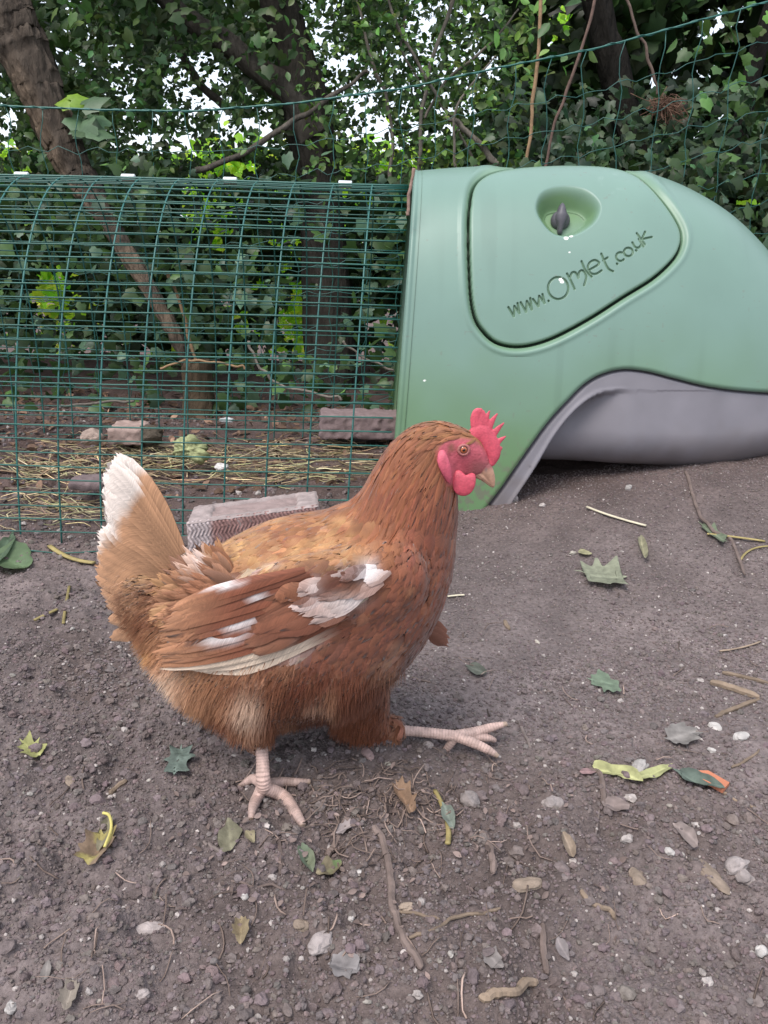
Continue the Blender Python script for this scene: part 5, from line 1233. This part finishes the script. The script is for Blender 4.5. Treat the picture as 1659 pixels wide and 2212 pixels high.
# ------------------------------------------------------------------ single fallen leaves
def leaf_obj(name, px, py, Lpx, Wpx, ang, outline, col, label, cat, curl=.25, tilt=(0, 0), spots=None, lift=.003, group=None, matl=None, fold=0.0):
    """a leaf: outline in unit space (tip toward +y), grid-filled, curled and laid on the soil"""
    c = GH(px, py, lift); s = 1 / pxm(c); v = ray(px, py); slant = -v[2] / np.linalg.norm(v)
    o = np.array(outline, float); o = o * (1 + RS.normal(0, .07, (len(o), 1))) + RS.normal(0, .02, o.shape); o = catmull(o, 4, True); o = o * (1 + RS.normal(0, .02, (len(o), 1))); n = len(o); curl = curl * 1.5; rings = [0.0, .25, .5, .75, 1.0]
    mid = np.stack([np.zeros(n), np.clip(o[:, 1], -.42, .42)], -1)
    V2 = np.vstack([mid + (o - mid) * r for r in rings]); m = len(rings)
    i = np.arange(m - 1)[:, None] * n; j = np.arange(n)[None]; k = (j + 1) % n
    F_ = np.stack([i + j, i + k, i + n + k, i + n + j], -1).reshape(-1, 4)
    x = V2[:, 0] * Wpx * s; y = V2[:, 1] * Lpx * s; R_ = max(Lpx, Wpx) * s
    z = curl * R_ * (1.6 * np.abs(V2[:, 0]) ** 1.5 + 1.1 * np.abs(V2[:, 1]) ** 2 * .8) + .10 * R_ * vnoise(V2[:, 0] * 3 + px, V2[:, 1] * 3, 271) + fold * np.abs(x) + .03 * R_ * vnoise(V2[:, 0] * 9 + px, V2[:, 1] * 9, 272)
    z -= z.min() * .6
    ca, sa = math.cos(ang), math.sin(ang)
    X = x * ca - y * sa; Y_ = (x * sa + y * ca) / max(slant, .35)
    Z = z + tilt[0] * X + tilt[1] * Y_
    W3 = np.stack([c[0] + X, c[1] + Y_, 0 * X], -1)
    gg = gz(W3[:, 0], W3[:, 1]); W3[:, 2] = np.maximum(gg * .5 + float(gz(c[0], c[1])) * .5 + lift + np.maximum(Z, -.001), gg + .002)
    col = np.asarray(col, float); col = (col.mean() * .45 + .06 + (col - col.mean()) * .72 + col.mean() * .35) * .92
    if spots is not None: spots = np.asarray(spots); spots = (spots - spots.mean()) * .75 + spots.mean() * .85 + .02
    cc = np.tile(col, (len(V2), 1)) * (1 + .3 * vnoise(V2[:, 0] * 5 + px, V2[:, 1] * 5, 273)[:, None])
    vein = np.exp(-(V2[:, 0] / .05) ** 2)[:, None]; cc = cc * (1 + .35 * vein)
    if spots is not None:
        k_ = sstep(-.05, .15, vnoise(V2[:, 0] * 3.1 + px, V2[:, 1] * 3.1 + 7, 274))[:, None]; cc = cc * (1 - k_) + np.asarray(spots) * k_
    mb = MB(); mb.add(W3, F_, cc)
    return tag(mb.build(name, matl or M_DRYLEAF), label, cat, group)
OV = [(0, -.5), (.25, -.36), (.42, -.05), (.34, .25), (.14, .42), (0, .5), (-.14, .42), (-.34, .25), (-.42, -.05), (-.25, -.36)]
MAP = [(0, -.5), (.12, -.3), (.42, -.42), (.30, -.12), (.55, .02), (.28, .12), (.38, .42), (.10, .26), (0, .55), (-.10, .26), (-.38, .42), (-.28, .12), (-.55, .02), (-.30, -.12), (-.42, -.42), (-.12, -.3)]
TOOTH = [(0, -.5), (.2, -.45), (.30, -.3), (.45, -.25), (.40, -.05), (.5, .1), (.33, .2), (.3, .38), (.1, .36), (0, .5), (-.1, .36), (-.3, .38), (-.33, .2), (-.5, .1), (-.40, -.05), (-.45, -.25), (-.30, -.3), (-.2, -.45)]
SPEAR = [(0, -.5), (.35, -.3), (.5, 0), (.4, .3), (0, .5), (-.4, .3), (-.5, 0), (-.35, -.3)]
GG = np.array([.15, .19, .12])
leaf_obj('leaf', 1300, 1248, 100, 52, 1.45, MAP, (.20, .215, .125), 'curled grey green lobed leaf lying right of the hen below the coop', 'leaf', .22)
leaf_obj('leaf', 1305, 1477, 62, 44, 1.35, TOOTH, (.125, .19, .105), 'flat green toothed leaf lying right of the hen at breast height', 'leaf', .08)
leaf_obj('leaf', 385, 1638, 62, 64, .2, MAP, (.105, .16, .125), 'blue green star shaped ivy leaf left of the standing leg', 'leaf', .10)
leaf_obj('leaf', 68, 1617, 70, 36, 1.2, MAP, (.33, .33, .07), 'small yellow lobed leaf near the left edge', 'leaf', .18)
leaf_obj('leaf', 212, 1838, 62, 78, .3, TOOTH, (.20, .115, .05), 'curled brown and yellow leaf lower left with a raised yellow stalk', 'leaf', .5, spots=(.36, .30, .08))
leaf_obj('leaf', 226, 1795, 70, 34, .2, OV, (.22, .19, .10), 'pale dry leaf scrap above the curled brown leaf', 'leaf', .3)
leaf_obj('leaf', 496, 1808, 56, 62, .4, OV, (.15, .135, .062), 'round olive brown leaf below the standing foot', 'leaf', .10)
leaf_obj('leaf', 540, 1806, 30, 22, .9, OV, (.27, .22, .10), 'tiny yellowish leaf scrap beside the round olive leaf', 'leaf', .2)
leaf_obj('leaf', 662, 1858, 66, 42, .6, OV, (.11, .16, .08), 'green folded leaf below the outer toe', 'leaf', .35, fold=.3, spots=(.16, .19, .11))
leaf_obj('leaf', 712, 1882, 60, 36, -1.0, OV, (.20, .15, .06), 'green and brown leaf touching the folded green one', 'leaf', .3, spots=(.11, .17, .05))
leaf_obj('leaf', 872, 1728, 74, 40, .5, TOOTH, (.25, .13, .055), 'crumpled orange brown leaf below the lifted foot', 'leaf', .45)
leaf_obj('leaf', 745, 1790, 40, 24, -1.1, TOOTH, (.30, .24, .23), 'pale pinkish dry leaf scrap right of the toes', 'leaf', .2)
leaf_obj('leaf', 968, 1762, 60, 34, .3, OV, (.16, .20, .15), 'grey green leaf beside the yellow straw', 'leaf', .2)
leaf_obj('leaf', 1028, 1447, 44, 30, 1.2, OV, (.075, .085, .05), 'dark green leaf right of the hen\'s breast', 'leaf', .2)
leaf_obj('leaf', 1543, 1131, 42, 30, .6, MAP, (.10, .14, .06), 'small dark leaf beside the thin stem in front of the grey base', 'leaf', .2)
leaf_obj('leaf', 1388, 1182, 42, 18, -.5, OV, (.24, .22, .11), 'narrow yellowish leaf scrap above the lobed leaf', 'leaf', .3)
leaf_obj('leaf', 1262, 1196, 26, 10, 1.4, SPEAR, (.26, .24, .10), 'tiny yellow leaf scrap on the soil in front of the coop', 'leaf', .2)
leaf_obj('leaf', 1472, 1590, 84, 44, 1.75, TOOTH, (.21, .185, .165), 'grey brown leaf beside the white droppings', 'leaf', .15)
WING = [(-.2, -.5), (.45, -.36), (.5, .1), (.4, .42), (.05, .5), (-.3, .4), (-.35, .1), (-.3, -.2)]
leaf_obj('winged_seed', 1333, 1672, 98, 22, 1.35, WING, (.40, .40, .13), 'yellow green winged seed half, left of its pair', 'seed', .1)
leaf_obj('winged_seed', 1412, 1672, 92, 22, -1.32, WING, (.40, .41, .14), 'yellow green winged seed half, right of its pair', 'seed', .1)
leaf_obj('leaf', 1505, 1690, 104, 34, 1.25, OV, (.055, .095, .062), 'dark green narrow leaf under the orange shard', 'leaf', .12)
leaf_obj('leaf', 1270, 1668, 34, 14, 1.5, SPEAR, (.26, .13, .13), 'reddish leaf tip at the left end of the winged seeds', 'leaf', .1)
leaf_obj('leaf', 24, 1222, 100, 62, 1.4, OV, (.10, .19, .055), 'large fresh green leaf at the left edge beside the run', 'leaf', .22, matl=M_LEAF)
leaf_obj('leaf', 8, 1190, 60, 40, .5, OV, (.05, .12, .04), 'small dark green leaf above the large one at the left edge', 'leaf', .3, matl=M_LEAF)
leaf_obj('leaf', 100, 2100, 40, 26, .3, OV, (.2, .17, .15), 'dull grey brown leaf low at the left', 'leaf', .2)
leaf_obj('leaf', 150, 2150, 56, 40, .2, TOOTH, (.24, .19, .14), 'tan curled leaf at the bottom left corner of the picture', 'leaf', .35)
leaf_obj('leaf', 520, 2010, 52, 40, .2, TOOTH, (.23, .16, .06), 'yellow brown crumpled leaf at lower centre', 'leaf', .4)
leaf_obj('leaf', 742, 2090, 80, 54, 1.3, TOOTH, (.19, .165, .16), 'grey brown toothed leaf at lower centre right', 'leaf', .12)
leaf_obj('leaf', 1228, 1828, 46, 30, .3, OV, (.26, .18, .11), 'tan folded leaf in the middle of the right foreground', 'leaf', .35)
leaf_obj('leaf', 1330, 1740, 60, 30, 1.5, OV, (.20, .135, .115), 'reddish brown leaf flat on the soil below the winged seeds', 'leaf', .1)
leaf_obj('leaf', 1480, 1800, 46, 36, .9, OV, (.21, .15, .13), 'brown leaf flat on the soil right of centre', 'leaf', .12)
leaf_obj('leaf', 1062, 2070, 56, 40, .7, TOOTH, (.20, .165, .15), 'brown toothed leaf left of the pale bottom stick', 'leaf', .18)
leaf_obj('leaf', 1215, 2050, 40, 32, .4, OV, (.21, .17, .165), 'grey leaf right of the lower stick', 'leaf', .15)
c_ = GH(222, 1832); m = MB(); q = catmull([GH(226, 1830, .010), P(240, 1790, c_[1] + .004), P(236, 1762, c_[1] + .01), P(222, 1756, c_[1] + .012)], 5)
Vt, Ft = tube(q, .0013, 6); m.add(Vt, Ft, (.48, .42, .14)); tag(m.build('leaf_stalk', M_TWIG), 'yellow stalk rising from the curled brown leaf', 'stalk')
# terracotta shard
p_ = [GH(x, y, .006) for x, y in ((1490, 1664), (1530, 1664), (1576, 1690), (1562, 1706), (1520, 1684))]; p_ = np.array(p_); q = p_ - [0, 0, .004]; n = 5; i = np.arange(n); k = (i + 1) % n
m = MB(); m.add(np.vstack([p_, q]), [np.arange(5)[None], np.stack([i, n + i, n + k, k], -1)], (.44, .17, .10)); tag(m.build('shard', M_BRICK, smooth=False), 'orange terracotta shard lying on the dark green leaf', 'shard')

# ------------------------------------------------------------------ sticks, roots, straws on the open soil
def stick(name, pts, rpx, col, label, cat='stick', lift=.6, sides=7, material=None, flat=1.0, n=7):
    q = []
    for x, y in catmull(np.array(pts, float), n):
        g_ = GH(x, y); r = rpx / pxm(g_); q.append(g_ + [0, 0, r * lift])
    q = np.array(q); kk = np.arange(len(q)); rr = rpx / pxm(q[len(q) // 2]) * (1 + .16 * vnoise(kk * .4 + pts[0][0], kk * 0., 280)) * np.interp(kk, [0, 2, len(q) - 3, len(q) - 1], [.7, 1, .95, .5])
    q = q + RS.normal(0, .07 * rpx / pxm(q[0]), q.shape) * np.array([1, 1, .4])
    col = np.asarray(col) * .82
    if cat == 'straw':
        tt = np.linspace(0, 1, len(q)); q[:, 2] = np.polyval(np.polyfit(tt, q[:, 2], 1), tt) + .0015; rr = np.full(len(q), rpx / pxm(q[0])); col = np.asarray(col) * 1.1
        q[:, :2] = np.stack([np.polyval(np.polyfit(tt, q[:, i_], 2), tt) for i_ in (0, 1)], -1)
    else:
        z = np.convolve(np.pad(q[:, 2], 4, mode='edge'), np.ones(9) / 9, mode='valid'); q[:, 2] = np.maximum(z, q[:, 2] - .002) 
    Vt, Ft = tube(q, rr, sides, flat); m = MB(); m.add(Vt, Ft, col); return tag(m.build(name, material or M_TWIG, smooth=(cat == 'straw')), label, cat)
DB = np.array([.165, .125, .11]); LB = np.array([.30, .225, .165]); GBR = np.array([.21, .17, .155])
stick('root', [(806, 1790), (826, 1822), (842, 1890), (846, 1950), (858, 2000), (882, 2050), (912, 2098)], 9, DB * 1.1, 'long curving brown root lying down the middle foreground', 'root', .8)
stick('stick', [(1038, 2160), (1080, 2152), (1120, 2142), (1160, 2126)], 11, LB * .9, 'pale thick stick near the bottom right of centre', 'stick', .8)
stick('stick', [(1255, 1926), (1275, 1952), (1300, 1962), (1332, 1980)], 6, LB * .8, 'forked looking light brown twig in the right foreground')
stick('stick', [(1038, 1800), (1050, 1820), (1062, 1850), (1066, 1880)], 8, DB * 1.2, 'short knobbly brown stick in the right foreground')
stick('stick', [(1270, 1664), (1296, 1678), (1302, 1710), (1304, 1742)], 7, DB, 'brown hooked twig crossing the left winged seed')
stick('stick', [(1296, 1740), (1290, 1780), (1286, 1810)], 2.4, GBR, 'thin rootlet running down from the hooked twig')
stick('stick', [(885, 2030), (960, 1995), (1030, 1975), (1080, 1966)], 4, LB * .75, 'thin straight tan twig right of the long root')
stick('stick', [(850, 1972), (900, 1976), (950, 1986)], 3.5, LB * .7, 'short tan twig above the thin straight one')
stick('stick', [(1170, 2010), (1174, 2060), (1182, 2110)], 8, DB, 'dark upright lying stick in the lower right foreground')
stick('stick', [(1540, 1698 + 0), (1580, 1725), (1640, 1750)], 3.4, LB, 'light brown twig right of the terracotta shard')
stick('stick', [(1535, 1478), (1580, 1490), (1640, 1510)], 8, LB * .85, 'thick pale stick at the right edge')
stick('stick', [(1545, 1550 - 0), (1590, 1532), (1640, 1512)], 5, LB * .7, 'brown twig meeting the thick pale stick')
stick('stick', [(1560, 1455), (1610, 1466), (1659, 1478)], 5, LB * .7, 'tan twig above the thick pale stick')
stick('stick', [(596, 1800), (608, 1850), (606, 1890)], 5, DB * .8, 'dark thin stick below the toes')
stick('stick', [(440, 1822), (470, 1838), (482, 1848)], 4.5, GBR, 'short grey twig left of the round olive leaf')
stick('stick', [(705, 1850), (735, 1800), (755, 1760)], 7, DB * 1.1, 'brown stick slanting up beside the pinkish leaf')
stick('stick', [(238, 1720), (255, 1702), (274, 1686)], 6, LB * .7, 'short brown stick right of the yellow leaf')
stick('stick', [(880, 1290 + 170), (905, 1490 - 20), (930, 1475)], 2.5, DB, 'fine dark rootlet below the breast')
stick('stick', [(1120, 1560), (1134, 1590), (1146, 1616)], 3.5, GBR, 'fine grey twig right of the lifted toes')
stick('stick', [(1090, 1345), (1100, 1362)], 5, LB * .7, 'stubby tan twig on the smooth soil right of the breast')
stick('stick', [(1580, 1660), (1610, 1645), (1640, 1622)], 3, LB * .7, 'thin twig pointing up beside the terracotta shard')
stick('stick', [(500, 1905), (560, 1915), (620, 1920)], 3, DB, 'thin brown twig across the soil below the dark stick')
stick('stick', [(1480, 1020), (1500, 1058), (1545, 1128), (1580, 1170), (1608, 1250)], 4, DB, 'long thin dry stem sprawling in front of the grey coop base', 'stem', 1.2)
YS = np.array([.36, .29, .12]); WS = np.array([.62, .56, .42])
stick('straw_piece', [(1270, 1101), (1320, 1116), (1390, 1138)], 4, WS, 'pale bright straw on the soil in front of the coop', 'straw', .9, 5, M_STRAW, .5)
stick('straw_piece', [(1530, 1160), (1590, 1158), (1650, 1160)], 4, YS, 'yellow straw at the right edge in front of the coop', 'straw', .9, 5, M_STRAW, .5)
stick('straw_piece', [(940, 1718), (958, 1755), (968, 1790), (966, 1834)], 6, YS * .9, 'bent yellow straw below the lifted foot', 'straw', .9, 5, M_STRAW, .5)
stick('straw_piece', [(76, 1345), (100, 1332), (122, 1322)], 5, YS * .8, 'short straw left of the hen\'s stern', 'straw', .9, 5, M_STRAW, .5)
stick('straw_piece', [(110, 1188), (150, 1212), (200, 1222)], 7, YS, 'split yellow straw left of the tail', 'straw', .9, 5, M_STRAW, .4)
stick('straw_piece', [(150, 1280), (140, 1320), (138, 1356)], 3.5, YS * .7, 'dull straw standing down the slope left of the tail', 'straw', .9, 5, M_STRAW, .5)
stick('straw_piece', [(968, 1293), (985, 1290), (1002, 1290)], 3, WS, 'short white straw just right of the breast', 'straw', .9, 5, M_STRAW, .5)
stick('straw_piece', [(1600, 1122 + 90), (1620, 1110 + 80), (1656, 1105 + 80)], 3, YS * .8, 'thin straw near the right edge below the yellow one', 'straw', .9, 5, M_STRAW, .5)
stick('straw_piece', [(1556, 1410), (1600, 1404), (1640, 1390)], 3, LB, 'brown grass stalk near the right edge', 'straw', .9, 5, M_STRAW, .5)
# twig hooked on the top corner of the coop
m = MB(); path_tube(m, [(894, 366), (888, 395), (882, 430), (881, 466)], 1.56, 3.6, np.array([.24, .16, .13]), 7, wob=.004); tag(m.build('stick', M_TWIG), 'crooked reddish stick hanging at the top left corner of the coop', 'stick')

# ------------------------------------------------------------------ stones
def stone(px, py, rpx, col, label, group=None, flat=.7, seed=0, cat='stone', asp=1.3):
    c = GH(px, py); r = rpx * .86 / pxm(c); V0 = I2[0]
    nn = 1 + .5 * vnoise(V0[:, 0] * 1.5 + seed * 3.1, V0[:, 1] * 1.5 + V0[:, 2] * 1.9, 290) + .22 * vnoise(V0[:, 0] * 4 + seed, V0[:, 2] * 4 + V0[:, 1] * 3, 291)
    a = seed * 1.7; X = V0 * nn[:, None] * np.array([asp, .85, flat]) * r
    X = np.c_[X[:, 0] * math.cos(a) - X[:, 1] * math.sin(a), X[:, 0] * math.sin(a) + X[:, 1] * math.cos(a), X[:, 2]]
    m = MB(); m.add(X + c + [0, 0, r * .3 * flat], I2[1], np.asarray(col)[None] * (1 + .4 * vnoise(V0[:, 0] * 2.5 + seed, V0[:, 2] * 2.5, 292)[:, None]))
    return tag(m.build('stone' if cat != 'bark' else 'bark_chip', M_STONE, smooth=False), label, cat, group)
W_ = np.array([.37, .345, .325]); G_ = np.array([.26, .225, .215]); T_ = np.array([.205, .16, .125])
for a_ in ((1382, 1908, 26, T_, 'tan angular bark chip in the right foreground', None, .5, 1, 'bark', 1.9), (1142, 1912, 22, T_ * 1.05, 'ridged tan bark chip left of the light brown twig', None, .5, 2, 'bark', 1.9),
           (1535, 1892, 26, T_ * .95, 'long brown bark chip at the right', None, .35, 3, 'bark', 2.2), (1590, 1872, 26, G_, 'rounded grey stone beside the long bark chip', None, .8, 4, 'stone', 1.2), (1608, 1900, 22, G_ * .85, 'dark grey stone touching the rounded grey one', None, .8, 5, 'stone', 1.2),
           (1643, 2058, 16, W_, 'bright white pebble at the lower right edge', None, .8, 6, 'stone', 1.1), (1446, 1842, 12, W_, 'white pebble in the middle of the right foreground', None, .8, 7, 'stone', 1.1),
           (692, 2018, 32, G_ * 1.05, 'large greyish clod in the lower middle', None, .6, 8, 'stone', 1.2), (650, 1988, 16, T_ * .9, 'pinkish stone above the large greyish clod', None, .7, 9, 'stone', 1.2), (758, 1986, 10, W_, 'small white stone right of the large greyish clod', None, .7, 10, 'stone', 1.0),
           (528, 1938, 11, W_, 'round white pebble alone in the lower middle', None, .8, 11, 'stone', 1.0), (776, 1886, 9, W_ * 1.1, 'small bright white stone right of the green leaves', None, .7, 12, 'stone', 1.2), (318, 2005, 22, G_ * 1.2, 'flat pale oval stone in the lower left', None, .35, 13, 'stone', 1.9),
           (24, 2180, 15, W_ * .9, 'pale pebble in the bottom left corner', None, .8, 14, 'stone', 1.2), (310, 2150, 16, G_ * 1.2, 'grey white pebble at the bottom left', None, .7, 15, 'stone', 1.2), (1545, 1572, 17, W_ * 1.2, 'white crumbly dropping at the right, left of its neighbour', None, .45, 16, 'dropping', 1.3),
           (1600, 1592, 18, W_ * .95, 'pale grey dropping right of the white crumbly one', None, .4, 17, 'dropping', 1.6), (1538, 1622, 11, W_ * 1.05, 'white pebble below the two droppings', None, .6, 18, 'stone', 1.2), (1380, 1662, 20, W_ * .8, 'pale stone behind the winged seeds', None, .6, 19, 'stone', 1.7),
           (1106, 1082, 15, G_ * 1.5, 'pale pebble at the foot of the grey leg of the coop', None, .9, 20, 'stone', 1.1), (1358, 1055, 10, W_ * .8, 'white pebble in front of the dark gap under the coop', None, .7, 21, 'stone', 1.3), (602, 1643, 9, W_ * .8, 'whitish pebble right of the shank', None, .7, 22, 'stone', 1.1),
           (925, 1612, 14, G_ * .9, 'grey clod below the lifted shank', None, .7, 23, 'stone', 1.0), (1192, 1741, 24, G_ * .9, 'grey clod left of the reddish leaf', None, .75, 24, 'stone', 1.1), (1015, 1732, 26, G_ * .75, 'rough dark clod right of the yellow straw', None, .75, 25, 'stone', 1.1),
           (880, 1960 + 0, 13, T_ * 1.3, 'cream stone touching the long root', None, .6, 26, 'stone', 1.6), (795, 1610 + 20, 16, np.array([.24, .17, .16]), 'pinkish flat chip under the thigh', None, .4, 27, 'bark', 1.9), (95, 1668, 13, T_ * .8, 'tan stone right below the yellow leaf', None, .5, 28, 'stone', 1.5), (150, 1555 + 130, 15, T_, 'flat tan chip between the yellow leaf and the short stick', None, .35, 29, 'bark', 1.8)):
    stone(*a_)
lab = 'tiny pale pebble lying loose on the grey soil'
k = 0
while k < 56:
    px, py = RS.uniform(10, 1650), RS.uniform(1120, 2200)
    if py < 1640 and 190 < px < 1010: continue
    stone(px, py, RS.uniform(3, 7.5), W_ * RS.uniform(.5, .95) * np.array([1, RS.uniform(.93, 1), RS.uniform(.88, 1)]), lab, 'tiny pale pebbles on the soil', RS.uniform(.5, .9), 40 + k, 'pebble', RS.uniform(1, 1.6)); k += 1
# fine roots and litter scratched up in front of the feet
m = MB()
for _ in range(330):
    px, py = RS.normal(830, 110), RS.normal(1735, 55)
    if RS.uniform() < .5: px, py = RS.uniform(0, 1659), RS.uniform(1250, 2212)
    if py < 1640 and px < 1000: continue
    g_ = GH(px, py); strand(m, g_[0], g_[1], RS.uniform(0, 6.3), RS.uniform(.006, .035), RS.uniform(.0003, .0009), np.array([.17, .125, .105]) * math.exp(RS.normal(0, .35)), RS.uniform(.001, .004))
n = 260; px = RS.normal(820, 230, n); py = RS.normal(1790, 110, n); pp = np.array([GH(a, b_, .004) for a, b_ in zip(px, py) if not (b_ < 1640)])
add_leaves(m, pp, RS.uniform(.003, .008, len(pp)), np.array([.15, .112, .10])[None] * np.exp(RS.normal(0, .3, (len(pp), 1))), 'oval', face=(0, -.2, 1), spread=.6, hang=0)
tag(m.build('root_fibres', M_TWIG), 'fine root fibres and litter scratched up around the feet', 'litter', kind='stuff')
